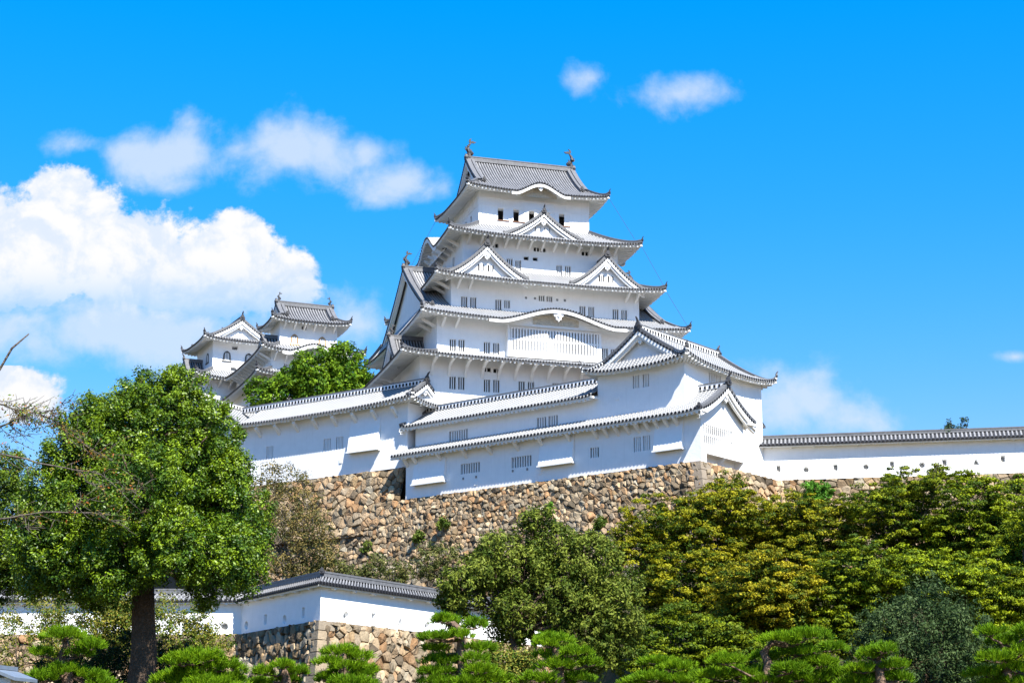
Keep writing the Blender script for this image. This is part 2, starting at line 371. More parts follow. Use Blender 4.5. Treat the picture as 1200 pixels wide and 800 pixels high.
def skirt(fr, parent, inner, outer, lift, wall, c=.30, sides='FLRB', sp=.36, bumps={}, drop=.17, mats=None, blocks=0, tips=1.0, raft=.5, hips=True, bk=None, name='roof'):
    ai, bi, zi = inner; ao, bo, zo = outer; al, bl = wall
    mats = mats or [PANK, RNDK, DSK]; rf = MB(fr); ev = MB(fr); rg = MB(fr); on = MB(fr)
    for sdn in sides:
        So, Si, do, di = (ao, ai, bo, bi) if sdn in 'FB' else (bo, bi, ao, ai); wl, wd = (al, bl) if sdn in 'FB' else (bl, al)
        b = bumps.get(sdn)
        def S(s, t, sdn=sdn, So=So, do=do, di=di, b=b):
            z = zi - (zi - zo) * (t + c * t * (1 - t)) + lifted(s, So, lift) * t * t
            if b:
                k = kara(s, b)
                if k > 0: z2 = zo + k + .10 * (do - di) * (1 - t); z = max(z, z2)
            return side(sdn, s, di + (do - di) * t, z)
        out = side(sdn, 0, 1, 0)[:2]
        t0 = lambda s, So=So, Si=Si: max(0, (abs(s) - Si) / (So - Si)) if So > Si else 0
        tile_slope(rf, S, -So, So, t0, sp, out)
        def inn(s, sdn=sdn, So=So, wl=wl, wd=wd, b=b):
            k = kara(s, b) or 0
            return side(sdn, s * (wl + .02) / So, wd - .02, zo - drop + .30 * (do - wd) + k * .9)
        eave_under(ev, S, -So, So, sp, out, inn, drop, raft)
        if b:       # barge board following the wave, and the carved board behind it
            xs = [b[0] + b[1] * 1.12 * (i / 30 * 2 - 1) for i in range(31)]
            A = [side(sdn, x, do - .04, S(x, 1)[2] - .10) for x in xs]; B_ = [side(sdn, x, do - .04, S(x, 1)[2] - .62) for x in xs]
            A2 = [side(sdn, x, do - .22, S(x, 1)[2] - .10) for x in xs]; B2 = [side(sdn, x, do - .22, S(x, 1)[2] - .62) for x in xs]
            ev.grid([A2, A, B_, B2])
            ev.grid([[side(sdn, x, do - 1.3, S(x, 1)[2] - .3) for x in xs], [side(sdn, x, do - 1.3, zo - .5) for x in xs]])
    if hips:
        for sx, sy in ((-1, -1), (1, -1), (1, 1), (-1, 1)):
            pts = []
            for j in range(9):
                t = j / 8; x = ai + (ao - ai) * t; y = bi + (bo - bi) * t
                pts.append((sx * x, sy * y, zi - (zi - zo) * (t + c * t * (1 - t)) + lift * t ** 4 * 1.0 + .18 + (.10 if j == 8 else 0)))
            beam(rg, pts, .34, .30, 0, 1, blocks)
            e = pts[-1]; oni(on, (e[0], e[1], e[2] + .22), (sx * .7071, sy * .7071), .50 * tips)
    r = finish(name, rf, [*mats, CAP], parent); e = finish('eaves', ev, [PLE], r)
    if hips: finish_split(rg, [PL if blocks else RDG, CAP, DSK], r); finish_split(on, [ORN], r)
    return r

def gable_face(mb, sdn, sc, d, w, zf, q1=.97, drop=.1, zb=None, n=14):     # closed pediment wall; zf(q) roof profile
    mb.cut('gable_wall'); top = [side(sdn, sc + w * q1 * (i / n * 2 - 1), d, zf(abs(i / n * 2 - 1) * q1) - drop) for i in range(n + 1)]
    for a, b in zip(top[:-1], top[1:]):
        za = min(a[2], b[2]); z0 = zb if zb is not None else zf(q1) - drop
        mb.face([(a[0], a[1], z0 - .02), (b[0], b[1], z0 - .02), b, a], 0)
def verge(mb, eb, sdn, sc, d, w, zf, sp, q1=1.0, bw=.50, n=14):            # barge boards + the row of round verge tiles
    for sg in (-1, 1):
        P = [(sc + sg * w * q1 * i / n, zf(q1 * i / n)) for i in range(n + 1)]
        a = [side(sdn, s, d, z - .08) for s, z in P]; b = [side(sdn, s, d, z - .08 - bw) for s, z in P]
        a2 = [side(sdn, s, d - .18, z - .08) for s, z in P]; b2 = [side(sdn, s, d - .18, z - .08 - bw) for s, z in P]
        eb.grid([a2, a, b, b2])
        a = [side(sdn, s, d - .18, z - .5) for s, z in P]; b = [side(sdn, s, d - .18, z - .5 - bw * .7) for s, z in P]
        a2 = [side(sdn, s, d - .45, z - .5) for s, z in P]; b2 = [side(sdn, s, d - .45, z - .5 - bw * .7) for s, z in P]
        eb.grid([a2, a, b, b2])
        L_ = sum(math.dist(P[i], P[i + 1]) for i in range(n)); k = max(2, int(L_ / sp)); out = side(sdn, 0, 1, 0)[:2]
        for i in range(k):
            q = q1 * (i + .5) / k; mb.disc(side(sdn, sc + sg * w * q, d + .03, zf(q) + .05), out, sp * .27, 2, 8, .06)
        for i in range(n):
            mb.bar(side(sdn, P[i][0], d - .28, P[i][1] + .24), side(sdn, P[i + 1][0], d - .28, P[i + 1][1] + .24), .60, .42, 3)
def gegyo(mb, sdn, sc, d, z, s=1.0, m=0):          # carved pendant under the gable peak
    prof = [(0, .45), (.3, .38), (.52, .12), (.42, -.1), (.25, -.12), (.28, -.38), (.1, -.42), (0, -.62), (-.1, -.42), (-.28, -.38), (-.25, -.12), (-.42, -.1), (-.52, .12), (-.3, .38)]
    mb.cut('gable_pendant'); A = [side(sdn, sc + a * s, d, z + b * s) for a, b in prof]; B = [side(sdn, sc + a * s, d - .2, z + b * s) for a, b in prof]
    mb.face(A, m)
    for k in range(len(A)): mb.face([A[k], A[(k + 1) % len(A)], B[(k + 1) % len(A)], B[k]], m)
    out = side(sdn, 0, 1, 0)[:2]; c = side(sdn, sc, d, z + .02 * s); mb.disc(c, out, .17 * s, m, 8, .12 * s)

def dormer(fr, parent, sdn, sc, dfront, dback, w, zb, h, c=.42, sp=.36, mats=None, label=None, wins=(), fish=0, name='gable_dormer', blocks=0, orn_s=1.0, gz=None):
    mats = mats or [PAN, RND, DSK]; rf = MB(fr); ev = MB(fr); rg = MB(fr); on = MB(fr); gw = MB(fr)
    zf = lambda q: zb + h * ((1 - q) - c * q * (1 - q))
    for sg in (-1, 1):
        S = lambda x, t, sg=sg: side(sdn, sc + sg * w * t, x, zf(t))
        tile_slope(rf, S, dback, dfront, lambda x: 0, sp, side(sdn, sg, 0, 0)[:2], nt=8, ends=False)
    verge(rf, ev, sdn, sc, dfront, w, zf, sp, bw=min(.36, h * .09))
    gf = dfront - .75
    gable_face(gw, sdn, sc, gf, w, zf, .95, .12, gz)
    gegyo(gw, sdn, sc, gf + .62, zf(0) - .55 - h * .14, .5 + h * .12)
    beam(rg, [side(sdn, sc, dback, zf(0) + .15), side(sdn, sc, dfront - .05, zf(0) + .15)], .36, .40, 0, 1, blocks)
    pt = side(sdn, sc, dfront + .02, zf(0) + .35); out = side(sdn, 0, 1, 0)[:2]
    if fish: shachi(on, (pt[0] - out[0] * .4, pt[1] - out[1] * .4, pt[2] + .45), out, fish)
    oni(on, pt, out, orn_s, horn=not fish)
    for sg in (-1, 1):      # little stop tiles where the verges end
        e = side(sdn, sc + sg * w * 1.0, dfront - .2, zf(1) + .32); oni(on, e, side(sdn, sg, 0, 0)[:2], .55, horn=False)
    r = finish(name, rf, [*mats, CAP], parent, label=label); finish('barge_board', ev, [PL], r)
    finish_split(gw, [PL], r); finish_split(rg, [PL if blocks else RDG, CAP, DSK], r); finish_split(on, [ORN], r)
    return r

def irimoya(fr, parent, eave, gab, zr, lift, wall, c=.34, sp=.36, bumps={}, drop=.17, mats=None, fish=0, blocks=0, tips=1.0, sides='FBLR', raft=.5, ridge_h=.55, orn='fish', ends=(-1, 1), name='roof', down=True, clipx=None):
    ao, bo, zo = eave; ag, bg = gab; al, bl = wall; mats = mats or [PAN, RND, DSK]
    rf = MB(fr); ev = MB(fr); rg = MB(fr); on = MB(fr); gw = MB(fr)
    prof = lambda t: zr - (zr - zo) * (t + c * t * (1 - t))
    for sdn in sides:
        b = bumps.get(sdn); out = side(sdn, 0, 1, 0)[:2]
        if sdn in 'FB':
            def S(s, t, sdn=sdn, b=b):
                z = prof(t) + lifted(s, ao, lift) * max(0, t) ** 3
                if b:
                    k = kara(s, b)
                    if k > 0: z = max(z, zo + k + .10 * bo * (1 - t))
                return side(sdn, s, bo * t, z)
            t0 = lambda s: 0 if abs(s) <= ag else (bg + (abs(s) - ag) / (ao - ag) * (bo - bg)) / bo
            So, wl, wd, do = ao, al, bl, bo
        else:
            def S(s, t, sdn=sdn, b=b):
                yy = bg + (bo - bg) * t
                z = prof(yy / bo) + lifted(s, bo, lift) * t * t
                return side(sdn, s, ag + (ao - ag) * t, z)
            t0 = lambda s: 0 if abs(s) <= bg else (abs(s) - bg) / (bo - bg)
            So, wl, wd, do = bo, bl, al, ao
        xa, xb = -So, So
        if clipx is not None and sdn == 'F': xa = clipx
        if clipx is not None and sdn == 'B': xb = -clipx
        tile_slope(rf, S, xa, xb, t0, sp, out, nt=9)
        def inn(s, sdn=sdn, So=So, wl=wl, wd=wd, b=b):
            k = kara(s, b) or 0
            return side(sdn, s * (wl + .02) / So, wd - .02, zo - drop + .30 * (do - wd) + k * .9)
        eave_under(ev, S, xa, xb, sp, out, inn, drop, raft)
        if b:
            xs = [b[0] + b[1] * 1.12 * (i / 30 * 2 - 1) for i in range(31)]
            A = [side(sdn, x, do - .04, S(x, 1)[2] - .08) for x in xs]; B_ = [side(sdn, x, do - .04, S(x, 1)[2] - .52) for x in xs]
            A2 = [side(sdn, x, do - .22, S(x, 1)[2] - .08) for x in xs]; B2 = [side(sdn, x, do - .22, S(x, 1)[2] - .52) for x in xs]
            ev.grid([A2, A, B_, B2])
            ev.grid([[side(sdn, x, do - 1.3, S(x, 1)[2] - .3) for x in xs], [side(sdn, x, do - 1.3, zo - .35) for x in xs]])
    zf = lambda q: prof(q * bg / bo)
    for sg, sdn in ((-1, 'L'), (1, 'R')):
        if sg not in ends: continue
        gable_face(gw, sdn, 0, ag - .8, bg, zf, .99, .12)
        verge(rf, ev, sdn, 0, ag, bg, zf, sp, bw=.42)
        gegyo(gw, sdn, 0, ag - .3, zf(0) - .9, .9)
        if down:
            for sy in (-1, 1):      # descending ridges along the verge
                pts = [(sg * (ag - .9), sy * bo * t, prof(t) + .2) for t in [i / 8 * (bg / bo) * 1.06 for i in range(9)]]
                beam(rg, pts, .34, .30, 0, 1); e = pts[-1]; oni(on, (e[0], e[1] + sy * .1, e[2] + .2), (0, sy), .75, horn=False)
        pr = (sg * (ag - .05), 0, zr + ridge_h * .75)
        if orn == 'fish' and fish: shachi(on, (sg * (ag - .45), 0, zr + ridge_h + .35), (sg, 0), fish)
        oni(on, pr, (sg, 0), 1.0, horn=orn != 'fish')
    beam(rg, [(-(ag - .08) if clipx is None else clipx - 3, 0, zr + ridge_h * .45), (ag - .08, 0, zr + ridge_h * .45)], .5, ridge_h, 0, 1, blocks)
    for sx, sy in ((-1, -1), (1, -1), (1, 1), (-1, 1)):
        if sx not in ends: continue
        pts = []
        for j in range(9):
            t = j / 8; y = bg + (bo - bg) * t; x = ag + (ao - ag) * t
            pts.append((sx * x, sy * y, prof(y / bo) + lift * t ** 4 + .18 + (.1 if j == 8 else 0)))
        beam(rg, pts, .34, .30, 0, 1, blocks); e = pts[-1]; oni(on, (e[0], e[1], e[2] + .2), (sx * .7071, sy * .7071), .50 * tips)
    r = finish(name, rf, [*mats, CAP], parent); finish('eaves', ev, [PLE], r); finish_split(gw, [PL], r)
    finish_split(rg, [PL if blocks else RDG, CAP, DSK], r); finish_split(on, [ORN], r)
    return r

# ------------------------------------------------------------------ walls with real openings
def wall_panel(mb, sdn, d, s0, s1, z0, z1, holes=(), m=0):
    xs = sorted({s0, s1, *[min(max(h[0] - h[2] / 2, s0), s1) for h in holes], *[min(max(h[0] + h[2] / 2, s0), s1) for h in holes]})
    zs = sorted({z0, z1, *[min(max(h[1] - h[3] / 2, z0), z1) for h in holes], *[min(max(h[1] + h[3] / 2, z0), z1) for h in holes]})
    for i in range(len(xs) - 1):
        for j in range(len(zs) - 1):
            cx = (xs[i] + xs[i + 1]) / 2; cz = (zs[j] + zs[j + 1]) / 2
            if any(abs(cx - h[0]) < h[2] / 2 and abs(cz - h[1]) < h[3] / 2 for h in holes): continue
            mb.face([side(sdn, xs[i], d, zs[j]), side(sdn, xs[i + 1], d, zs[j]), side(sdn, xs[i + 1], d, zs[j + 1]), side(sdn, xs[i], d, zs[j + 1])], m)
def box_wall(fr, parent, a, b, z0, z1, holes={}, name='wall', label=None, sides='FRBL'):
    mb = MB(fr)
    for sdn in sides:
        wall_panel(mb, sdn, b if sdn in 'FB' else a, *((-a, a) if sdn in 'FB' else (-b, b)), z0, z1, holes.get(sdn, ()))
    mb.face([(-a, -b, z1), (a, -b, z1), (a, b, z1), (-a, b, z1)])
    return finish(name, mb, [PL], parent, label=label)
MESHES = {}
def place(name, key, builder, mats, parent, wpos, rz, label=None):
    if key not in MESHES:
        mb = MB(); builder(mb); o = finish(name, mb, mats); COL.objects.unlink(o); MESHES[key] = o.data; bpy.data.objects.remove(o)
    o = bpy.data.objects.new(name, MESHES[key]); COL.objects.link(o); o.parent = parent
    ro = ROOT[parent.name]; o.location = [wpos[i] - ro[i] for i in range(3)]; o.rotation_euler = (0, 0, rz); ROOT[o.name] = ro
    if label: o['label'] = label
    return o
def sub(name, key, builder, mats, parent):
    if key not in MESHES:
        mb = MB(); builder(mb); o = finish(name, mb, mats); COL.objects.unlink(o); MESHES[key] = o.data; bpy.data.objects.remove(o)
    o = bpy.data.objects.new(name, MESHES[key]); COL.objects.link(o); o.parent = parent; ROOT[o.name] = ROOT[parent.name]; return o
def window(fr, parent, sdn, s, d, z, w, h, nb=2, back=None, bw=.11, trim=True, shutter=False, depth=.34, hb=False):
    def body(mb):
        a, b = w / 2, h / 2
        mb.face([(-a, depth, -b), (a, depth, -b), (a, depth, b), (-a, depth, b)], 1)
        for q in (((-a, -b), (a, -b)), ((a, -b), (a, b)), ((a, b), (-a, b)), ((-a, b), (-a, -b))):
            (x0, z0), (x1, z1) = q; mb.face([(x0, 0, z0), (x1, 0, z1), (x1, depth, z1), (x0, depth, z0)], 0)
        if trim:
            t = .07
            for x0, x1, z0, z1 in ((-a - t, a + t, b, b + t), (-a - t, a + t, -b - t, -b), (-a - t, -a, -b, b), (a, a + t, -b, b)): mb.box(x0, x1, -.05, .02, z0, z1, 0)
    bk = back or DRK
    o = place('window', ('win', w, h, bk.name, trim, depth), body, [PL, bk], parent, fr.w(*side(sdn, s, d, z)), fr.ang + SROT[sdn])
    if nb:
        def bars(mb):
            for i in range(nb):
                x = -w / 2 + w * (i + 1) / (nb + 1); mb.box(x - bw / 2, x + bw / 2, *((.03, .09) if hb else (.04, .17) if depth > .2 else (-.06, .01)), -h / 2, h / 2)
            if hb: mb.box(-w / 2, w / 2, .035, .10, -.1, .1)
        sub('bars', ('bars', w, h, nb, bw, hb, depth), bars, [PL], o)
    return o
def bracket(fr, parent, sdn, s, d, z, reach=1.3, drop=1.3, w=.24, curved=False):
    def body(mb):
        if curved:
            P = [(0, -drop), (-.10 * reach, -drop * .55), (-.35 * reach, -drop * .2), (-reach, 0)]
            P = [(0.02, -drop), (-.12 * reach, -drop * .62), (-.30 * reach, -drop * .30), (-.62 * reach, -drop * .12), (-reach, -.05)]
            th = .30
            A = [(-w / 2, x, zz) for x, zz in P] + [(-w / 2, x + .02, zz + th * (.9 if i else 1.2)) for i, (x, zz) in reversed(list(enumerate(P)))]
        else:
            A = [(-w / 2, .02, -drop), (-w / 2, .02, -drop + .42), (-w / 2, -reach + .15, .16), (-w / 2, -reach, .16), (-w / 2, -reach, -.12), (-w / 2, -reach * .55, -drop * .5)]
        B = [(w / 2, y, zz) for _, y, zz in A]; n = len(A)
        mb.face(A); mb.face(B[::-1])
        for k in range(n): mb.face([A[k], A[(k + 1) % n], B[(k + 1) % n], B[k]])
    return place('bracket', ('br', reach, drop, w, curved), body, [PLE], parent, fr.w(*side(sdn, s, d, z)), fr.ang + SROT[sdn])
#@@BUILDINGS
# ------------------------------------------------------------------ the ground and the castle hill
def wall_front(x):      # distance of the lower wall's foot for a given x
    return float(np.interp(x, [-60, -20.7, -13.3, 2.8, 10, 40], [132.3, 132.3, 120.0, 145.8, 146, 146]))
def ground_z(x, y):
    base = np.interp(y, [0, 60, 80, 95, 112, 124, 140, 172, 190, 230, 300, 420, 900], [0, 0, 1.2, 3.2, 6.2, 8.2, 12.2, 18.6, 19, 19, 17, 4, -2])
    lat = np.interp(abs(x), [0, 75, 170], [1, 1, .1])
    z = base * lat
    if -50 < x < 11:
        d = y - wall_front(x); k = min(1, (11 - x) / 7)
        front = min(z, 7.6 - .05 * max(0, -d) - max(0, -d - 6) * .16); back = max(z, 11.4)
        z = z * (1 - k) + k * (front if d < 1.0 else back) if d > -30 and d < 30 else z
    return z + .25 * math.sin(x * .31 + y * .17) + .15 * math.sin(x * .83 - y * .6)
def build_ground():
    xs = np.concatenate([[-3000, -1200, -500, -250, -140], np.arange(-90, 91, 1.5), [140, 250, 500, 1200, 3000]])
    ys = np.concatenate([[-800, -200, -40], np.arange(0, 100, 5), np.arange(100, 181, 1.25), np.arange(185, 301, 8), [360, 450, 700, 1500, 4000]])
    mb = MB(); mb.grid([[(x, y, ground_z(x, y)) for y in ys] for x in xs])
    structure(finish('ground', mb, [GRND], smooth=True))
def prism(name, pts, z0, z1, m):
    mb = MB(); n = len(pts); mb.face([(x, y, z1) for x, y in pts])
    for k in range(n):
        a = pts[k]; b = pts[(k + 1) % n]; mb.face([(*a, z0), (*b, z0), (*b, z1), (*a, z1)])
    return structure(finish(name, mb, [m]))
build_ground()
M = Frame(at(815.3, 541, 165), -39)
N = Frame(at(474, 548, 190.5), -35)
D = Frame((26.63, 178.93), -11)
xy = lambda q: (q[0], q[1])
prism('terrace', [xy(M.w(-58, 1.2, 0)), xy(M.w(-.8, 1.0, 0)), xy(M.w(-.8, 15, 0)), xy(D.w(1, 1.0, 0)), xy(D.w(40, 1.0, 0)), xy(D.w(40, 70, 0)), (-60, 262)], 14, 30.85, EARTH)
prism('upper_terrace', [xy(N.w(-36, .8, 0)), xy(N.w(-.5, .8, 0)), xy(N.w(-.5, 24, 0)), (-26, 250), (-60, 262)], 20, 34.7, EARTH)

# ------------------------------------------------------------------ rubble stone walls
def clip(poly, nx, ny, c):
    out = []; n = len(poly)
    for i in range(n):
        a = poly[i]; b = poly[(i + 1) % n]; da = a[0] * nx + a[1] * ny - c; db = b[0] * nx + b[1] * ny - c
        if da <= 0: out.append(a)
        if (da < 0 < db) or (db < 0 < da):
            t = da / (da - db); out.append((a[0] + (b[0] - a[0]) * t, a[1] + (b[1] - a[1]) * t))
    return out
WARM = [(.46, .34, .23), (.40, .27, .17), (.50, .39, .28), (.45, .34, .24), (.36, .27, .19), (.34, .28, .22), (.42, .26, .15), (.53, .44, .33), (.30, .24, .18), (.38, .32, .25)]
GREY = [(.28, .235, .18), (.22, .185, .145), (.34, .29, .23), (.13, .105, .08), (.38, .28, .18), (.42, .38, .32), (.19, .155, .115), (.33, .24, .15)]
def stone_face(parent, P0, P1, ztop, H, k, e0=0, e1=0, size=.85, grey=.5, seed=1, out=.12, name='wall_face', aspect=1.25, skip_end=None):
    rng = random.Random(seed); P0 = np.array(P0, float); P1 = np.array(P1, float); L_ = np.linalg.norm(P1 - P0); d = (P1 - P0) / L_; nrm = np.array([d[1], -d[0]])
    def pos(u, h, o):
        uu = -e0 * k * h + u * (L_ + (e0 + e1) * k * h) / L_
        q = P0 + d * uu + nrm * (k * h + out + o); return (q[0], q[1], ztop - h + o * k)
    sw = size * aspect; sh = size; seeds = []; rows = int(H / sh) + 1
    for r in range(-1, rows + 1):
        x = -sw + rng.random() * sw
        while x < L_ + sw:
            w = sw * rng.choice([.35, .5, .5, .8, 1, 1.3, 1.9]); seeds.append((x + w / 2 + rng.uniform(-.12, .12) * w, (r + .5 + rng.uniform(-.46, .46)) * sh)); x += w
    cell = {}; cs = sw * 1.2
    for i, (x, y) in enumerate(seeds): cell.setdefault((int(x // cs), int(y // cs)), []).append(i)
    mb = MB(); mb.c = []
    def add(pts, col):
        i = len(mb.v)
        for q in pts: mb.v.append(q); mb.t.append((0, 0)); mb.c.append((*col, 1))
        return list(range(i, i + len(pts)))
    bk = add([pos(0, 0, -.14), pos(L_, 0, -.14), pos(L_, H, -.14), pos(0, H, -.14)], (.05, .038, .026)); mb.f.append(tuple(bk)); mb.m.append(0)
    cap_ = add([pos(0, 0, .05), pos(L_, 0, .05), pos(L_, 0, -1.6), pos(0, 0, -1.6)], (.12, .09, .06)); mb.f.append(tuple(cap_)); mb.m.append(0)
    for i, (x, y) in enumerate(seeds):
        poly = [(max(0, x - 2), max(0, y - 2)), (min(L_, x + 2), max(0, y - 2)), (min(L_, x + 2), min(H, y + 2)), (max(0, x - 2), min(H, y + 2))]
        if not (-.3 < x < L_ + .3 and -.3 < y < H + .3): continue
        cx, cy = int(x // cs), int(y // cs)
        for a in range(cx - 2, cx + 3):
            for b in range(cy - 2, cy + 3):
                for j in cell.get((a, b), ()):
                    if j == i: continue
                    nx, ny = seeds[j][0] - x, seeds[j][1] - y
                    if nx * nx + ny * ny > 9: continue
                    poly = clip(poly, nx, ny, (nx * (x + seeds[j][0]) + ny * (y + seeds[j][1])) / 2)
                    if len(poly) < 3: break
                if len(poly) < 3: break
            if len(poly) < 3: break
        if len(poly) < 3: continue
        gx = sum(p[0] for p in poly) / len(poly); gy = sum(p[1] for p in poly) / len(poly)
        if max(p[0] for p in poly) - min(p[0] for p in poly) < .12: continue
        # cut each corner so the stones have rounded outlines
        pp = []
        for q in range(len(poly)):
            a = poly[q]; b = poly[(q + 1) % len(poly)]
            for t in (.1, .9): pp.append((a[0] + (b[0] - a[0]) * t, a[1] + (b[1] - a[1]) * t))
        poly = pp
        g = min(1, max(0, grey(gx / L_, gy / H) if callable(grey) else grey)); pal = GREY if rng.random() < g else WARM
        c = rng.choice(pal); v = rng.uniform(.62, 1.3); c = (c[0] * v * .73, c[1] * v * .69, c[2] * v * .59)
        o = rng.uniform(.0, .22); tx, ty = rng.uniform(-.2, .2), rng.uniform(-.2, .2); r0 = []; n = len(poly); s0 = rng.uniform(.90, .98)
        rings = []
        for sc, oo in ((s0, -.16), (s0 * .985, o * .5), (s0 * .90, o + .02), (s0 * .45, o + rng.uniform(.0, .10))):
            pts = []
            for (a, b) in poly:
                jx = rng.uniform(-.035, .035); jy = rng.uniform(-.035, .035)
                uu = gx + (a - gx) * sc + jx; hh = gy + (b - gy) * sc + jy
                pts.append(pos(uu, hh, oo + ((a - gx) * tx + (b - gy) * ty if oo > -.1 else 0)))
            rings.append(add(pts, c))
        for a, b in zip(rings[:-1], rings[1:]):
            for q in range(n): mb.f.append((a[q], a[(q + 1) % n], b[(q + 1) % n], b[q])); mb.m.append(0)
        mb.f.append(tuple(rings[-1])); mb.m.append(0)
    return finish(name, mb, [STONE], parent)
def cornerstones(parent, corner, da, db, na, nb, ztop, H, k, seed=3, hgt=.95):
    # blocks laid alternately along both faces of a corner; da, db: unit directions away from the corner along each face
    rng = random.Random(seed); z = ztop; i = 0
    while z > ztop - H:
        h = hgt * rng.uniform(.85, 1.2); hc = ztop - z; la, lb = ((2.0, 1.0) if i % 2 else (1.0, 1.9)); la *= rng.uniform(.85, 1.15); lb *= rng.uniform(.85, 1.15)
        mb = MB(); mb.c = []; o = .2
        def P(a, b, zz, s):     # a along da, b along db; positions relative to the outer corner at that height
            hh = ztop - zz; c = np.array(corner) + (np.array(na) + np.array(nb)) * (k * hh + o * s); q = c + np.array(da) * a + np.array(db) * b; return (q[0], q[1], zz)
        g = .03; z1 = z - g; z0 = z - h + g
        base = [(0, 0), (la, 0), (la, lb), (0, lb)]
        top = [P(a, b, z1, 1) for a, b in base]; bot = [P(a, b, z0, 1) for a, b in base]
        c = rng.choice([(.28, .21, .13), (.24, .195, .14), (.30, .235, .155), (.22, .18, .135)])
        mb.face(top); mb.face(bot[::-1])
        for q in range(4): mb.face([bot[q], bot[(q + 1) % 4], top[(q + 1) % 4], top[q]])
        mb.c = [(*c, 1)] * len(mb.v)
        ob = finish('cornerstone', mb, [QUOIN], parent)
        bv = ob.modifiers.new('bevel', 'BEVEL'); bv.width = .06; bv.segments = 2; z -= h; i += 1

mainw = thing('stone_wall', 'tall rubble wall of tan and grey stones under the white galleries and corner turret', 'stone wall', M.w(0, 0, 18))
gA = lambda u, v: .25 + .75 * max(0, v - .25) + .25 * (1 - u) * v
stone_face(mainw, xy(M.w(-60, 0, 0)), xy(M.w(.4, 0, 0)), 31.0, 12.6, .30, 0, 1.0, .54, gA, 5)
stone_face(mainw, xy(M.w(.4, 0, 0)), xy(M.w(.4, 17.6, 0)), 31.0, 12.6, .30, 1.0, 0, .70, .25, 6)
u_ = np.array(M.w(1, 0, 0)) - np.array(M.w(0, 0, 0)); v_ = np.array(M.w(0, 1, 0)) - np.array(M.w(0, 0, 0)); u_ = u_[:2]; v_ = v_[:2]
cornerstones(mainw, xy(M.w(.52, -.12, 0)), -u_, v_, -v_, u_, 31.02, 12, .30)
t = thing('stone_wall', 'rubble wall under the long white wall with loopholes, right of the turret', 'stone wall', D.w(0, 0, 20))
stone_face(t, xy(D.w(-1.5, 0, 0)), xy(D.w(38, 0, 0)), 31.42, 11, .22, 0, 0, .72, .3, 8)
t = thing('stone_wall', 'short upper rubble wall under the tiled side gallery, left of the long gallery', 'stone wall', N.w(0, 0, 29))
stone_face(t, xy(N.w(-36, 0, 0)), xy(N.w(.2, 0, 0)), 34.88, 7.6, .25, 0, 0, .80, .15, 9)

# ------------------------------------------------------------------ the great keep
K = Frame((1.105, 213.824), 17.2)
keep = thing('castle_keep', 'great white five-tiered castle keep with curved grey tiled roofs on the hilltop', 'castle', K.w(0, 0, 36))
def wins_on(fr, sdn, d, lst):
    res = []
    for (px, py, w, h) in lst:
        if sdn == 'F': s, z = fr.ony(px, py, -d)
        elif sdn == 'L': y, z = fr.onx(px, py, -d); s = -y
        elif sdn == 'R': s, z = fr.onx(px, py, d)
        res.append((s, z, w, h))
    return res
WN = {}
W6 = wins_on(K, 'F', 5.9, [(x + 4, y, 1.42, 1.6) for x, y in ((585.7, 248.6), (603.9, 250.3), (621.9, 251.6), (640.0, 253.4), (657.2, 255.5))])
W6 = [(s, 70.3, w, h) for s, z, w, h in W6]
W6L = [(s, 70.0, .75, 1.5) for s, z, _, _ in wins_on(K, 'L', 7.4, [(540.2, 261.6, 1, 1), (546, 258.3, 1, 1), (552, 255, 1, 1)])]
W5 = wins_on(K, 'F', 8.7, [(597.3, 309.6, .74, 1.4), (607.2, 311.6, .74, 1.4), (655.3, 317.4, .74, 1.4), (665.5, 318.2, .74, 1.4)])
V5 = wins_on(K, 'F', 8.7, [(616.6, 302.8, .66, .46), (627.2, 303.8, .66, .46)]); S5 = wins_on(K, 'F', 8.7, [(632.5, 292.6, 1.6, .55), (580, 287.8, .9, .55), (685.6, 297.2, .9, .55)])
W5L = [(-2.2, 63.6, .8, 1.5), (0.2, 63.6, .8, 1.5), (4.5, 63.6, .8, 1.5)]
W4 = wins_on(K, 'F', 10.7, [(544, 354, .76, 1.4), (554.5, 354.9, .76, 1.4), (584, 357.6, .76, 1.4), (594.2, 356.6, .72, 1.0), (682.5, 364.6, .76, 1.25), (692.8, 366, .76, 1.4), (721.3, 368.8, .76, 1.4), (731.4, 369.8, .76, 1.4)])
V4 = wins_on(K, 'F', 10.7, [(634.7, 349.6, .74, .72), (643.8, 350.4, .74, .72)])
L4 = wins_on(K, 'F', 10.7, [(616.5, 348.8, .3, .3), (627, 349.5, .3, .3), (653, 351.3, .3, .3), (662, 352, .3, .3)])
W3 = wins_on(K, 'F', 13, [(530.6, 404.6, .76, 1.5), (540.8, 405.2, .76, 1.5), (570.6, 408, .76, 1.5), (581.4, 409, .76, 1.5), (709, 415, .76, 1.5), (719, 416, .76, 1.5)])
W1 = wins_on(K, 'F', 15.75, [(530.3, 448.4, .76, 1.5), (540.6, 449, .76, 1.5), (570.6, 451.9, .76, 1.5), (581.6, 452.4, .76, 1.5), (611.3, 454, .76, 1.5), (622.2, 454.6, .76, 1.5), (651, 456, .76, 1.5), (662, 457, .76, 1.5)])
V1 = wins_on(K, 'F', 15.75, [(570.6, 433, 1.0, .5), (582.5, 434.4, .9, .5)])
def mirror(l): return [(-s, z, w, h) for s, z, w, h in l]
box_wall(K, keep, 7.4, 5.9, 68.0, 73.45, {'F': W6, 'L': W6L, 'R': W6L})
box_wall(K, keep, 10.2, 8.7, 61.0, 66.6, {'F': W5 + V5 + S5, 'L': W5L})
box_wall(K, keep, 12.2, 10.7, 55.0, 60.15, {'F': W4 + V4 + L4})
box_wall(K, keep, 14.5, 13.0, 48.8, 54.55, {'F': W3})
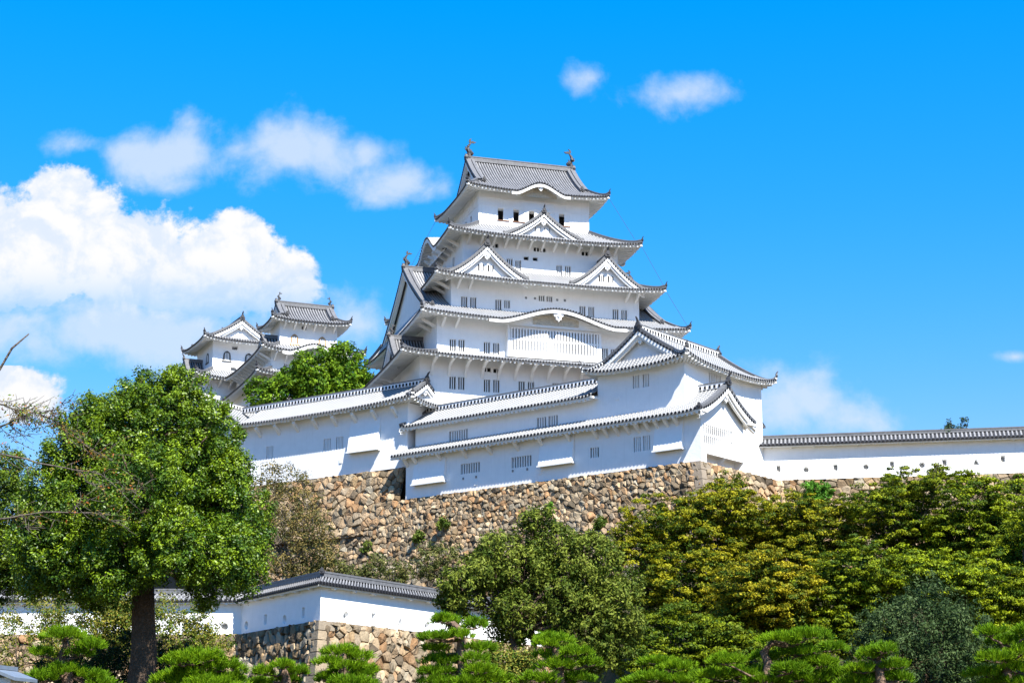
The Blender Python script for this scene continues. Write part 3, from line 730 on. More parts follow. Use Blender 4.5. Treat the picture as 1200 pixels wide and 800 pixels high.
box_wall(K, keep, 17.25, 15.75, 36.0, 48.75, {'F': W1 + V1})
def shutter(mb): mb.box(.04, .71, .06, .14, -.8, .8)
def sill(mb): mb.box(-.80, .80, -.10, .0, -.93, -.81)
for s, z, w, h in W6:
    o = window(K, keep, 'F', s, 5.9, z, w, h, 0, trim=False, depth=1.2); sub('shutter', 'shut6', shutter, [PL], o); sub('sill', 'sill6', sill, [WOOD], o)
for s, z, w, h in W6L: window(K, keep, 'L', s, 7.4, z, w, h, 0, trim=False, depth=1.0); window(K, keep, 'R', s, 7.4, z, w, h, 0, trim=False, depth=1.0)
for lst, d in ((W5, 8.7), (W4, 10.7), (W3, 13.0), (W1, 15.75)):
    for s, z, w, h in lst: window(K, keep, 'F', s, d, z, w, h, 2)
for s, z, w, h in V5: window(K, keep, 'F', s, 8.7, z, w, h, 0, trim=True)
for s, z, w, h in S5: window(K, keep, 'F', s, 8.7, z, w, h, 3 if w > 1 else 1, trim=False)
for s, z, w, h in V4: window(K, keep, 'F', s, 10.7, z, w, h, 2)
for s, z, w, h in L4: window(K, keep, 'F', s, 10.7, z, w, h, 0, back=SHD, trim=False, depth=.1)
for s, z, w, h in V1: window(K, keep, 'F', s, 15.75, z, w, h, 1, trim=False)
for s, z, w, h in W5L: window(K, keep, 'L', s, 10.2, z, w, h, 2, back=SHD)
mb = MB(K)      # timber-frame lines of the top storey, plastered white
for sdn, a, d in (('F', 7.4, 5.9), ('L', 5.9, 7.4), ('R', 5.9, 7.4)):
    for z in (71.35, 72.3):
        q0 = side(sdn, -a, d + .02, z); q1 = side(sdn, a, d + .02, z); mb.bar(q0, q1, .08, .14)
    n = 5
    for i in range(n + 1):
        s = -a + .1 + (2 * a - .2) * i / n; q0 = side(sdn, s, d + .02, 71.35); q1 = side(sdn, s, d + .02, 73.0); mb.bar(q0, q1, .16, .07, up=(q0[0] * 0 + side(sdn, 0, 1, 0)[0], side(sdn, 0, 1, 0)[1], 0))
finish('wall_trim', mb, [PL], keep)
# roofs, top down
irimoya(K, keep, (9.5, 8.0, 72.9), (7.5, 5.2), 79.15, .5, (7.4, 5.9), bumps={'F': (.3, 3.5, 1.35), 'B': (0, 3.5, 1.35)}, fish=1.0, blocks=0)
skirt(K, keep, (7.4, 5.9, 68.75), (12.65, 11.15, 65.85), .5, (10.2, 8.7), bumps={'L': (-.5, 4.6, 2.3), 'R': (0, 4.6, 2.3)})
skirt(K, keep, (10.2, 8.7, 61.95), (14.85, 13.35, 59.45), .55, (12.2, 10.7))
irimoya(K, keep, (17.05, 15.5, 53.95), (15.7, 11.0), 63.5, .55, (14.5, 13.0), bumps={'F': (0, 7.8, 1.75)}, fish=.8, mats=[PANK, RNDK, DSK])
skirt(K, keep, (14.5, 13.0, 49.85), (20.15, 18.65, 48.2), .5, (17.25, 15.75), c=.2)
def gwin(lst, d):
    for s, z, w, h, nb in lst: window(K, keep, 'F', s, d, z, w, h, nb, depth=.25)
dormer(K, keep, 'F', 0, 9.9, 5.6, 5.2, 66.2, 3.3, orn_s=.8)
dormer(K, keep, 'F', -8.05, 12.2, 8.2, 5.2, 59.8, 4.05)
dormer(K, keep, 'F', 7.55, 12.2, 8.2, 4.9, 59.8, 4.0)
dormer(K, keep, 'L', 6.2, 18.8, 13.0, 4.4, 48.75, 4.1, fish=.5); dormer(K, keep, 'R', -6.2, 18.8, 13.0, 4.4, 48.75, 4.1, fish=.5)
for sc, d, z in ((-8.05, 11.45, 61.25), (7.55, 11.45, 61.2)):
    for q in (-.62, .62): window(K, keep, 'F', sc + q, d + .03, z, .72, .82, 2, trim=False, depth=.02)
for q in (-.62, .62): window(K, keep, 'F', q, 9.18, 67.6, .72, .7, 3, back=SHD, trim=False, depth=.02)
# lattice bay under the wave gable
mb = MB(K); z0, z1 = 50.0, 53.45
mb.box(-5.95, -5.65, -13.85, -13.0, z0 - .2, z1 + .5); mb.box(5.65, 5.95, -13.85, -13.0, z0 - .2, z1 + .5)
mb.box(-5.65, 5.65, -13.84, -13.0, z0 - .2, z0 + .55); mb.box(-5.65, 5.65, -13.84, -13.0, z1 - .1, z1 + .5); mb.face([(-5.65, -13.35, z0), (5.65, -13.35, z0), (5.65, -13.35, z1), (-5.65, -13.35, z1)], 1)
bay = finish('lattice_bay', mb, [PL, DRK], keep, label='wide white lattice window bay under the wave-shaped gable')
mb = MB(K)
for i in range(30):
    x = -5.65 + 11.3 * (i + .5) / 30; mb.box(x - .11, x + .11, -13.8, -13.6, z0 + .55, z1 - .1)
mb.box(-5.65, 5.65, -13.76, -13.58, 51.95, 52.12); finish('bars', mb, [PL], bay)
mb = MB(K)
P = [(x, 53.95 + (kara(x, (0, 7.8, 1.75)) or 0) - .55) for x in [i / 10 * 2.9 for i in range(-10, 11)]]
for a, b in zip(P[:-1], P[1:]): mb.face([(a[0], -14.3, 53.9), (b[0], -14.3, 53.9), (b[0], -14.3, b[1]), (a[0], -14.3, a[1])])
finish('carved_panel', mb, [CARV], keep); mb = MB(K)
P = [(x, 72.95 + (kara(x - .3, (0, 3.5, 1.35)) or 0) - .35) for x in [.3 + i / 10 * 2.4 for i in range(-10, 11)]]
for a, b in zip(P[:-1], P[1:]): mb.face([(a[0], -6.9, 72.6), (b[0], -6.9, 72.6), (b[0], -6.9, max(72.65, b[1])), (a[0], -6.9, max(72.65, a[1]))])
finish('carved_panel', mb, [CARV], keep)
mb = MB(K); gegyo(mb, 'F', 0, 15.3, 54.9, 1.25); gegyo(mb, 'F', .3, 7.75, 73.65, .75); finish_split(mb, [PL], keep)
# brackets
for i in range(16): bracket(K, keep, 'F', -15.8 + i * 2.03, 15.75, 48.05, 2.5, 1.75, .34, True)
for i in range(7): bracket(K, keep, 'L', -14 + i * 3.2, 17.25, 48.05, 2.5, 1.75, .34, True)
for i in range(13): bracket(K, keep, 'F', -9.6 + i * 1.6, 8.7, 66.0, 1.9, 1.1, .24)
for i in range(8): bracket(K, keep, 'L', -7.6 + i * 2.1, 10.2, 66.0, 1.9, 1.1, .24)
for q in (-11.4, -9.9, 10.4, 11.7): bracket(K, keep, 'F', q, 10.7, 59.55, 1.8, 1.0, .26)
for q in (9.8, 7.5): bracket(K, keep, 'L', q, 12.2, 59.55, 1.8, 1.0, .26)
for q in (-13.9, -12.2, 12.8): bracket(K, keep, 'F', q, 13.0, 53.95, 1.7, 1.0, .28)
for q in (12.2, 10): bracket(K, keep, 'L', q, 14.5, 53.95, 1.7, 1.0, .28)
mb = MB(K)
for a, b in (((9.4, -7.9, 73.2), (12.2, -10.2, 66.8)), ((12.5, -11.0, 66.2), (14.7, -13.2, 60.2)), ((14.9, -13.3, 59.6), (16.9, -15.3, 54.6)), ((-9.4, 7.9, 73.2), (-12.4, 9.9, 66.8))): mb = MB(K); mb.tube([a, b], .022, 5); finish('lightning_wire', mb, [WIRE], keep)

# ------------------------------------------------------------------ the two small keeps
def bell_window(fr, parent, sdn, s, d, z, w, h, frame_m, key):
    def outline(sc):
        pts = [(-.5, -.5), (-.44, .1), (-.36, .32), (-.18, .44), (0, .5), (.18, .44), (.36, .32), (.44, .1), (.5, -.5)]; return [(a * w * sc, b * h * sc) for a, b in pts]
    def body(mb):
        A = outline(1.0); Bq = outline(.76)
        for y0 in (-.08,):
            for k in range(len(A) - 1): mb.face([(A[k][0], y0, A[k][1]), (A[k + 1][0], y0, A[k + 1][1]), (Bq[k + 1][0], y0, Bq[k + 1][1]), (Bq[k][0], y0, Bq[k][1])], 0)
            for k in range(len(A) - 1):
                mb.face([(A[k][0], y0, A[k][1]), (A[k + 1][0], y0, A[k + 1][1]), (A[k + 1][0], .02, A[k + 1][1]), (A[k][0], .02, A[k][1])], 0)
                mb.face([(Bq[k][0], y0, Bq[k][1]), (Bq[k + 1][0], y0, Bq[k + 1][1]), (Bq[k + 1][0], .02, Bq[k + 1][1]), (Bq[k][0], .02, Bq[k][1])], 0)
        mb.box(-w * .62, w * .62, -.12, .02, -h * .5 - .12, -h * .5 + .02, 0)
        mb.face([(q[0], -.015, q[1]) for q in Bq], 1)
        for i in range(3):
            x = (-.2 + .2 * i) * w; mb.box(x - .05, x + .05, -.06, -.018, -h * .36, h * .3, 2)
    return place('bell_window', key, body, [frame_m, SHD, PL], parent, fr.w(*side(sdn, s, d, z)), fr.ang + SROT[sdn])
W = Frame((-29.628, 236.036), 22.5)
wk = thing('small_keep', 'smaller white castle tower with ochre bell-shaped windows, nearest left of the great keep', 'castle', W.w(0, 0, 36))
Wv = wins_on(W, 'F', 2.65, [(356.2, 384.4, .75, .5)])
box_wall(W, wk, 4.15, 2.65, 58.9, 63.1, {'F': Wv}); window(W, wk, 'F', Wv[0][0], 2.65, Wv[0][1], .75, .5, 0, back=SHD); 
for px, py in ((345, 398), (377.5, 399.5)):
    s, z = W.ony(px, py, -2.65); bell_window(W, wk, 'F', s, 2.65, 60.45, 1.2, 1.5, BRS, 'bell_ochre')
irimoya(W, wk, (5.75, 4.25, 62.8), (4.2, 2.75), 65.9, .45, (4.15, 2.65), fish=.48, sp=.40)
W2 = Frame(W.w(0, 6.05, 0), 22.5)
Ww = wins_on(W2, 'F', 10.1, [(336.5, 431, .9, 1.2), (345, 432, .9, 1.2)])
box_wall(W2, wk, 5.6, 10.1, 53.9, 58.35, {'F': Ww})
for s, z, w, h in Ww: window(W2, wk, 'F', s, 10.1, z, w, h, 3, back=SHD)
skirt(W2, wk, (4.15, 8.7, 59.6), (7.45, 12.0, 57.95), .7, (5.6, 10.1), bumps={'F': (.2, 4.2, 1.3)}, sp=.40)
dormer(W2, wk, 'L', 7.4, 6.5, 3.9, 2.6, 58.3, 2.3, sp=.40, orn_s=.7)
box_wall(W2, wk, 6.5, 11.0, 46.0, 54.5)
skirt(W2, wk, (5.6, 10.1, 55.6), (8.3, 12.9, 54.3), .6, (6.5, 11.0), sp=.40)
for i in range(6): bracket(W, wk, 'F', -3.6 + i * 1.44, 2.65, 62.55, 1.3, .8, .2)
for i in range(12): bracket(W2, wk, 'L', 9.6 - i * 1.5, 5.6, 57.75, 1.6, 1.0, .22)
for q in (-5.2, -3.6): bracket(W2, wk, 'F', q, 10.1, 57.75, 1.5, 1.0, .22)
I = Frame((-43.11, 255.543), 26.5); I9 = Frame((-43.11, 255.543), 116.5)
ik = thing('small_keep', 'farthest small white castle tower with black bell-shaped windows and a gable facing front', 'castle', I.w(0, 0, 36))
Iv = wins_on(I, 'F', 4.15, [(275.2, 408.0, .85, .5), (273.6, 432.5, .9, .6)])
box_wall(I, ik, 4.1, 4.15, 59.4, 64.85, {'F': Iv})
for s, z, w, h in Iv: window(I, ik, 'F', s, 4.15, z, w, h, 0, back=SHD)
for px, py in ((266, 415), (291.5, 416.5)): s, z = I.ony(px, py, -4.15); bell_window(I, ik, 'F', s, 4.15, 62.45, 1.25, 1.55, BLK, 'bell_black')
y, z = I.onx(243.5, 416.5, -4.1); bell_window(I, ik, 'L', -y, 4.1, 62.45, 1.25, 1.55, BLK, 'bell_black')
irimoya(I9, ik, (6.1, 6.1, 64.5), (5.1, 4.6), 68.0, .5, (4.15, 4.1), sp=.40, orn='oni', fish=0)
skirt(I, ik, (4.1, 4.15, 60.2), (7.6, 7.6, 58.25), .7, (5.8, 5.8), sp=.40)
dormer(I, ik, 'L', -1.2, 7.0, 4.0, 3.9, 58.55, 3.7, sp=.40, orn_s=.8)
box_wall(I, ik, 5.8, 5.8, 46, 58.6)
for i in range(7): bracket(I, ik, 'F', -5.2 + i * 1.7, 5.8, 58.05, 1.5, 1.0, .22); bracket(I, ik, 'L', -5.2 + i * 1.7, 5.8, 58.05, 1.5, 1.0, .22)

# ------------------------------------------------------------------ front buildings
NEAR = [PANW, RNDW, DSK]
def kirizuma(fr, parent, x0, x1, yr, run, zr, zo, c=.3, sp=.45, wall_y=None, ends=(-1, 1), sides='FB', blocks=.5, drop=.28, pend=True, raft=.55, face_in=.7, zb=None):
    rf = MB(fr); ev = MB(fr); rg = MB(fr); on = MB(fr); gw = MB(fr); zf = lambda t: zr - (zr - zo) * (t + c * t * (1 - t))
    for sdn in sides:
        sg = -1 if sdn == 'F' else 1
        S = lambda x, t, sg=sg: (x, yr + sg * run * t, zf(t) + .22 * min(1, max(0, 1 - min(x - x0, x1 - x) / 1.2)) ** 2)
        tile_slope(rf, S, x0, x1, lambda x: 0, sp, (0, sg), nt=9, h=.12)
        wy = wall_y if wall_y is not None else run - 1.1
        eave_under(ev, S, x0, x1, sp, (0, sg), lambda x, sg=sg, wy=wy: (x, yr + sg * (wy - .02), zo + .0), drop, raft)
    for sg, sdn in ((-1, 'L'), (1, 'R')):
        if sg not in ends: continue
        d = x1 if sg > 0 else -x0; sc = yr * sg
        gable_face(gw, sdn, sc, d - face_in, run, zf, .95, .14, zb); verge(rf, ev, sdn, sc, d, run, zf, sp, bw=.42)
        if pend: gegyo(gw, sdn, sc, d - .25, zf(0) - .7, .8)
        e = ((x1 if sg > 0 else x0) + sg * .05, yr, zr + .5); oni(on, e, (sg, 0), .95)
    beam(rg, [(x0 + .05, yr, zr + .28), (x1 - .05, yr, zr + .28)], .42, .5, 0, 1, blocks)
    r = finish('roof', rf, [*NEAR, CAP], parent); finish('eaves', ev, [PLE], r)
    finish_split(gw, [PL], r)
    finish_split(rg, [PL, CAP, DSK], r)
    finish_split(on, [ORN], r)
    return r
def chute(fr, parent, x0, x1, zt, zb, out=.55):     # flared stone-drop hatch on the wall face (front side at y = 0)
    mb = MB(fr); th = .16; y = -.02
    F_ = [(x0, y, zt), (x1, y, zt), (x1, -out, zb), (x0, -out, zb)]
    mb.face(F_); mb.face([(x0, y, zt), (x0, -out, zb), (x0, y, zb + .1)]); mb.face([(x1, y, zt), (x1, -out, zb), (x1, y, zb + .1)])
    mb.box(x0 - .12, x1 + .12, -out - .12, -out + .18, zb - .16, zb); mb.box(x0 - .02, x0 + .1, -out + .18, y, zb - .16, zb - .01); mb.box(x1 - .1, x1 + .02, -out + .18, y, zb - .16, zb - .01)
    return finish('stone_drop_chute', mb, [PL], parent)
def loose_panel(fr, parent, sdn, d, s0, s1, z0, z1, holes=(), name='wall'):
    mb = MB(fr); wall_panel(mb, sdn, d, s0, s1, z0, z1, holes); return mb

# corner turret
T = Frame(M.w(-7.4, 8.9, 0), 51)
tw = thing('corner_turret', 'square white turret with gabled tiled roof at the near corner of the castle wall', 'turret', T.w(0, 0, 31))
TL = wins_on(T, 'L', 7.4, [(745.2, 447.2, .78, 1.35), (756.8, 445.6, .78, 1.35)]); TF = wins_on(T, 'F', 5.4, [(838, 444.2, 2.3, 1.15)])
box_wall(T, tw, 7.4, 5.4, 30.9, 41.8, {'L': TL, 'F': TF})
for s, z, w, h in TL: window(T, tw, 'L', s, 7.4, z, w, h, 3, back=SHD, bw=.11, trim=False)
for s, z, w, h in TF: window(T, tw, 'F', s, 5.4, z, w, h, 6, back=SHD, bw=.13, trim=False)
irimoya(T, tw, (8.7, 6.6, 41.6), (7.7, 4.5), 45.7, .75, (7.4, 5.4), c=.26, sp=.45, mats=NEAR, blocks=.5, orn='oni', tips=1.1, raft=.55, down=False)
mb = MB(T); wall_panel(mb, 'L', 7.45, -3.3, -2.9, 38.9, 39.3); mb.box(-7.47, -7.38, 2.7, 3.1, 38.8, 39.2); finish('loophole', mb, [PL], tw)
mb = MB(T)      # small roofed stone-drop box on the far right face
mb.box(7.4, 8.3, -4.6, -1.6, 36.6, 37.7); mb.face([(7.4, -4.9, 38.6), (7.4, -1.3, 38.6), (8.9, -1.3, 37.6), (8.9, -4.9, 37.6)], 1); mb.face([(7.4, -4.9, 38.45), (7.4, -1.3, 38.45), (8.9, -1.3, 37.4), (8.9, -4.9, 37.4)], 0)
for a in (-4.9, -1.3): mb.face([(7.4, a, 38.6), (8.9, a, 37.6), (8.9, a, 37.4), (7.4, a, 38.45)], 2)
for i in range(8): mb.bar((7.4, -4.7 + i * .45, 38.65), (8.95, -4.7 + i * .45, 37.62), .16, .14, 1); mb.disc((8.97, -4.7 + i * .45, 37.6), (1, 0), .12, 2)
mb.face([(8.9, -4.9, 37.6), (8.9, -1.3, 37.6), (8.9, -1.3, 37.4), (8.9, -4.9, 37.4)], 2)
finish('wall_box', mb, [PL, RNDW, DSK], tw, label='small roofed box projecting from the turret wall')

# long two-storey gallery
lg = thing('long_gallery', 'white two-storey gallery with two long eaves and a gabled lattice bay on the right', 'castle building', M.w(-19, 4, 31))
def mwin(lst, y): return [(*M.ony(px, py, y), w, h) for px, py, w, h in lst]
UW = mwin([(537, 510, 2.7, 1.2), (634.5, 495.5, 1.25, 1.25), (648, 493.5, 1.25, 1.25)], 1.5)
LW = mwin([(550.9, 548.2, 2.7, 1.1), (610.9, 540.7, 2.7, 1.15), (696.6, 530, 1.1, 1.05), (746.6, 520.4, .85, 1.5), (757.6, 518.8, .85, 1.5)], 0)
mb = MB(M)
wall_panel(mb, 'F', -1.5, -38.3, -12.78, 36.4, 39.6, UW); wall_panel(mb, 'L', 38.3, -7.5, -1.5, 31, 39.6)
wall_panel(mb, 'F', 0, -38.3, .7, 30.95, 36.0, LW); wall_panel(mb, 'L', 38.3, -1.5, 0, 30.95, 36.0)
mb.face([(-38.3, 1.5, 36.4), (-12.78, 1.5, 36.4), (-12.78, 0, 36.0), (-38.3, 0, 36.0)])
finish('wall', mb, [PL], lg)
for i, (s, z, w, h) in enumerate(UW): window(M, lg, 'F', s, -1.5, z, w, h, 7 if w > 2 else 3, back=SHD, bw=.15, trim=False)
for i, (s, z, w, h) in enumerate(LW): window(M, lg, 'F', s, 0, z, w, h, 7 if w > 2 else 3, back=DRK if i == 2 else SHD, bw=.13, trim=False)
kirizuma(M, lg, -39.8, -12.85, 4.5, 4.1, 41.75, 39.42, wall_y=3.0, ends=(-1,), pend=False)
# lower eave running along the whole front, opening into a gable at its right end
rf = MB(M); ev = MB(M); rg = MB(M); on = MB(M); gw = MB(M); ZR, ZO, YR, RUN = 38.95, 35.85, 4.0, 5.2
zf = lambda t: ZR - (ZR - ZO) * (t + .42 * t * (1 - t))
for sg in (-1, 1):
    xa, xb = (-39.6, 1.5) if sg < 0 else (-1.98, 1.5)
    S = lambda x, t, sg=sg: (x, YR + sg * RUN * t, zf(t) + (.3 * max(0, (x + 1.2) / 2.7) ** 2 * t))
    tile_slope(rf, S, xa, xb, (lambda x: .482 if x < -1.98 else 0), .45, (0, sg), nt=9, h=.12)
    eave_under(ev, S, xa, xb, .45, (0, sg), lambda x, sg=sg: (x, YR + sg * (4.02 if sg < 0 else 3.6), ZO + .02), .28, .55)
verge(rf, ev, 'R', YR, 1.5, RUN, zf, .45, bw=.5)
beam(rg, [(-1.95, YR, ZR + .28), (1.45, YR, ZR + .28)], .42, .5, 0, 1, .5); oni(on, (1.55, YR, ZR + .5), (1, 0), 1.0)
oni(on, (1.3, -1.15, ZO + .35), (.3, -.95), .7, horn=False)
lr = finish('roof', rf, [*NEAR, CAP], lg); finish('eaves', ev, [PLE], lr); finish_split(rg, [PL, CAP, DSK], lr); finish_split(on, [ORN], lr)
gegyo(gw, 'R', YR, 1.25, ZR - 1.0, 1.0)
la = M.onx(818, 495, .7); lb = M.onx(858.5, 525, .7); ly0, ly1 = max(.45, la[0]), lb[0]; LZ0, LZ1 = lb[1] - .25, la[1] + .05
hole = [((ly0 + ly1) / 2, (LZ0 + LZ1) / 2, ly1 - ly0, LZ1 - LZ0)]
gw.cut('gable_wall'); wall_panel(gw, 'R', .7, 0, 7.9, 31.9, 35.9, hole)
top = [(0.7, 0 + 7.9 * i / 16, min(zf(abs(0 + 7.9 * i / 16 - YR) / RUN) - .12, 99)) for i in range(17)]
for a, b in zip(top[:-1], top[1:]): gw.face([(.7, a[1], 35.9), (.7, b[1], 35.9), b, a])
gw.face([(.7, 7.9, 31.9), (-2, 7.9, 31.9), (-2, 7.9, 36.6), (.7, 7.9, 36.6)]); gw.face([(.7, 0, 31.9), (.7, 7.9, 31.9), (-.2, 7.9, 31.9), (-.2, 0, 31.9)])
gw.face([(-.2, 0, 30.9), (-.2, 7.9, 30.9), (-.2, 7.9, 31.95), (-.2, 0, 31.95)]); gw.face([(.7, 0, 30.95), (.7, .9, 30.95), (.7, .9, 31.9), (.7, 0, 31.9)]); gw.face([(.7, .9, 30.95), (-.2, .9, 30.95), (-.2, .9, 31.9), (.7, .9, 31.9)])
for yy in (4.2, 7.5):
    A = [(.68, yy, 31.9), (-.2, yy, 31.9), (-.2, yy, 30.95)]; B = [(a, yy + .35, c) for a, _, c in A]; gw.face(A); gw.face(B); gw.face([A[0], A[2], B[2], B[0]])
finish_split(gw, [PL], lr)
s, z, w, h = hole[0]
window(M, lg, 'R', s, .7, z, w, h, 13, back=LAT, bw=.15, trim=False, depth=.7, hb=True)
for px0, px1, pt, pb in ((486.5, 523, 533, 566), (634, 673.5, 514, 544), (768.5, 801.5, 498, 527)):
    x0 = M.ony(px0, (pt + pb) / 2, 0)[0]; x1 = M.ony(px1, (pt + pb) / 2, 0)[0]; zt = 35.7; zb = M.ony((px0 + px1) / 2, pb - 2, -.7)[1]; chute(M, lg, x0, x1, zt, zb)
for px in (478, 489, 517.5, 547, 576, 607.5, 636, 669, 700, 712.5, 725, 737.5, 749, 760.5, 772, 783.5, 795):
    x = M.ony(px, 540 - (px - 478) * .149, 0)[0]; bracket(M, lg, 'F', x, 0, 35.55, .95, .95, .3)
for px, py in ((506, 521), (586, 506)):
    s, z = M.ony(px, py, 1.5); mb = MB(M); mb.box(s - .17, s + .17, 1.44, 1.52, z - .2, z + .2); finish('loophole', mb, [PL], lg)
for px, py in ((557.5, 566), (633, 553), (543, 560.5), (558, 558.5), (601, 551.5), (618, 549.5)):
    s, z = M.ony(px, py, 0); k_ = .2 if py > 552 and px in (557.5, 633) else .1; mb = MB(M); mb.box(s - k_, s + k_, -.06, .02, z - k_ * 1.2, z + k_ * 1.2); finish('loophole', mb, [SHD if k_ < .15 else PL], lg)

# side gallery (left) with its gable end and the short cross wing
sg_ = thing('side_gallery', 'long single-storey white gallery with a plain tiled roof, at the left behind the big tree', 'castle building', N.w(-14, 3.5, 34.9))
NW = [(*N.ony(px, py, 0), w, h) for px, py, w, h in ((316, 530, 1.1, 1.5), (383.3, 521, 1.1, 1.45), (397.8, 518.8, 1.1, 1.45))]
mb = MB(N); wall_panel(mb, 'F', 0, -30.0, .35, 34.85, 42.35, NW); wall_panel(mb, 'R', .35, 0, 7, 34.85, 42.35); finish('wall', mb, [PL], sg_)
for s, z, w, h in NW: window(N, sg_, 'F', s, 0, z, w, h, 4, back=SHD, bw=.13, trim=False)
Nc = Frame(N.w(-14, 3.5, 0), -35)
irimoya(Nc, sg_, (16.1, 4.85, 42.25), (14.4, 3.2), 45.15, .55, (14.35, 3.5), c=.2, sp=.45, mats=NEAR, blocks=.5, orn='oni', sides='FBR', ends=(1,), raft=.55, down=False, clipx=-11.6)
for i in range(9): bracket(N, sg_, 'F', -25.2 + i * 3.0, 0, 41.75, 1.0, 1.05, .36)
x0 = N.ony(411, 520, 0)[0]; x1 = N.ony(446, 514, 0)[0]; chute(N, sg_, x0, x1, 41.2, N.ony(430, 526, -.8)[1], .65)
for px, py in ((399.5, 540),): s, z = N.ony(px, py, 0); mb = MB(N); mb.box(s - .2, s + .2, -.07, .02, z - .25, z + .25); finish('loophole', mb, [PL], sg_)
X = Frame(N.w(-29.4, 3.0, 0), 55)
kirizuma(X, sg_, -4.4, 3.2, 0, 4.2, 45.6, 42.5, c=.25, wall_y=3.3, ends=(-1,))
box_wall(X, sg_, 3.6, 3.3, 34, 42.6)
for px, yo in ((446, 0),):
    pass

# ------------------------------------------------------------------ plastered walls with tiled copings and loopholes
def loophole(fr_pos, rz, parent, kind):
    def body(mb):
        n = 24; half = .42; r = .34
        def edge(th):      # outer square
            c, s = math.cos(th), math.sin(th); k = half / max(abs(c), abs(s)); return (c * k, s * k)
        def shape(th, f=1):
            c, s = math.cos(th), math.sin(th)
            if kind == 'circle': k = r
            elif kind == 'rect': k = min(.25 / max(1e-6, abs(c)), .38 / max(1e-6, abs(s)))
            else:               # upright triangle
                k = 9
                for ang, dd in ((-90, .24), (30, .205), (150, .205)):
                    q = math.cos(th - R(ang)); k = min(k, dd / q) if q > 1e-3 else k
            return (c * k * f, s * k * f)
        th = [math.pi / 4 + 2 * math.pi * i / n for i in range(n)] if kind != 'tri' else [math.pi / 4 + 2 * math.pi * i / 48 for i in range(48)]
        n = len(th)
        for i in range(n):
            a, b = th[i], th[(i + 1) % n]; o0, o1 = edge(a), edge(b); s0, s1 = shape(a), shape(b); i0, i1 = shape(a, .72), shape(b, .72)
            mb.face([(o0[0], 0, o0[1]), (o1[0], 0, o1[1]), (s1[0], 0, s1[1]), (s0[0], 0, s0[1])], 0)
            mb.face([(s0[0], 0, s0[1]), (s1[0], 0, s1[1]), (i1[0], .3, i1[1]), (i0[0], .3, i0[1])], 0)
        mb.face([(*shape(a, .72)[:1], .3, shape(a, .72)[1]) for a in th], 1)
    return place('loophole', ('loop', kind), body, [PL, REV], parent, fr_pos, rz)
def coped_wall(parent, pts, z0, zw, zr, loops, half=.32, ov=1.0, sp=.42, name='wall'):
    # pts: plan polyline (outer face of the wall), traversed so that the outside is on the right-hand side
    P = [np.array(p, float) for p in pts]; n = len(P); dirs = [(P[i + 1] - P[i]) / np.linalg.norm(P[i + 1] - P[i]) for i in range(n - 1)]; nor = [np.array([d[1], -d[0]]) for d in dirs]
    def off(i, o):
        if i == 0: return P[0] + nor[0] * o
        if i == n - 1: return P[-1] + nor[-1] * o
        m_ = nor[i - 1] + nor[i]; m_ = m_ / (m_ @ nor[i]); return P[i] + m_ * o
    wl = MB(); rf = MB(); ev = MB(); rg = MB(); on = MB()
    for i in range(n - 1):
        L_ = np.linalg.norm(P[i + 1] - P[i]); d = dirs[i]; fr = Frame(P[i], math.degrees(math.atan2(d[1], d[0]))); wl.fr = fr
        hs = [(s, z, .84, .84) for k, s, z, _ in loops if k == i]
        wall_panel(wl, 'F', 0, 0, L_, z0, zw, hs)
        b0, b1 = off(i, -2 * half), off(i + 1, -2 * half); q = lambda p: tuple(p)
        wl.fr = WORLD; wl.face([(*b0, z0), (*b1, z0), (*b1, zw), (*b0, zw)]); wl.face([(*P[i], zw), (*P[i + 1], zw), (*b1, zw), (*b0, zw)])
        if i == 0: wl.face([(*P[0], z0), (*b0, z0), (*b0, zw), (*P[0], zw)])
        if i == n - 2: wl.face([(*P[-1], z0), (*b1, z0), (*b1, zw), (*P[-1], zw)])
        r0, r1 = off(i, -half), off(i + 1, -half); zf = lambda t: zr - (zr - zw - .1) * (t + .15 * t * (1 - t))
        for sg in (1, -1):
            e0, e1 = off(i, -half + sg * ov), off(i + 1, -half + sg * ov)
            def S(x, t, e0=e0, e1=e1, r0=r0, r1=r1):
                u = x / L_; a = r0 + (r1 - r0) * u; b = e0 + (e1 - e0) * u; c = a + (b - a) * t; return (c[0], c[1], zf(t))
            tile_slope(rf, S, 0, L_, lambda x: 0, sp, tuple(nor[i] * sg), nt=3, h=.11)
            w0, w1 = off(i, -half + sg * half), off(i + 1, -half + sg * half)
            eave_under(ev, S, 0, L_, sp, tuple(nor[i] * sg), lambda x, w0=w0, w1=w1: (*(w0 + (w1 - w0) * x / L_), zw - .05), .2, 0, .05)
            if sg == 1:
                k = int(L_ / 2.2)
                for j in range(k):
                    a = P[i] + d * (L_ * (j + .5) / k); b = a + nor[i] * .4; ev.bar((*a, zw - .12), (*b, zw - .12), .2, .16)
        beam(rg, [(*r0, zr + .12), (*r1, zr + .12)], .34, .26, 0, 1)
        if i > 0: oni(on, (*(off(i, -half + .12)), zr + .35), tuple((nor[i] + nor[i - 1]) / np.linalg.norm(nor[i] + nor[i - 1])), .5, horn=False)
    finish(name, wl, [PL], parent); r = finish('roof', rf, [PAN, RND, DSK], parent); finish('eaves', ev, [PLE], r); finish_split(rg, [RDG, CAP, DSK], r)
    finish_split(on, [ORN], r)
    for k, s, z, kind in loops:
        d = dirs[k]; fr = Frame(P[k], math.degrees(math.atan2(d[1], d[0]))); loophole(fr.w(s, 0, z), fr.ang, parent, kind)
dw = thing('plastered_wall', 'long white wall with a tiled coping and a row of loopholes, running right from the turret', 'wall', D.w(0, 0, 31.4))
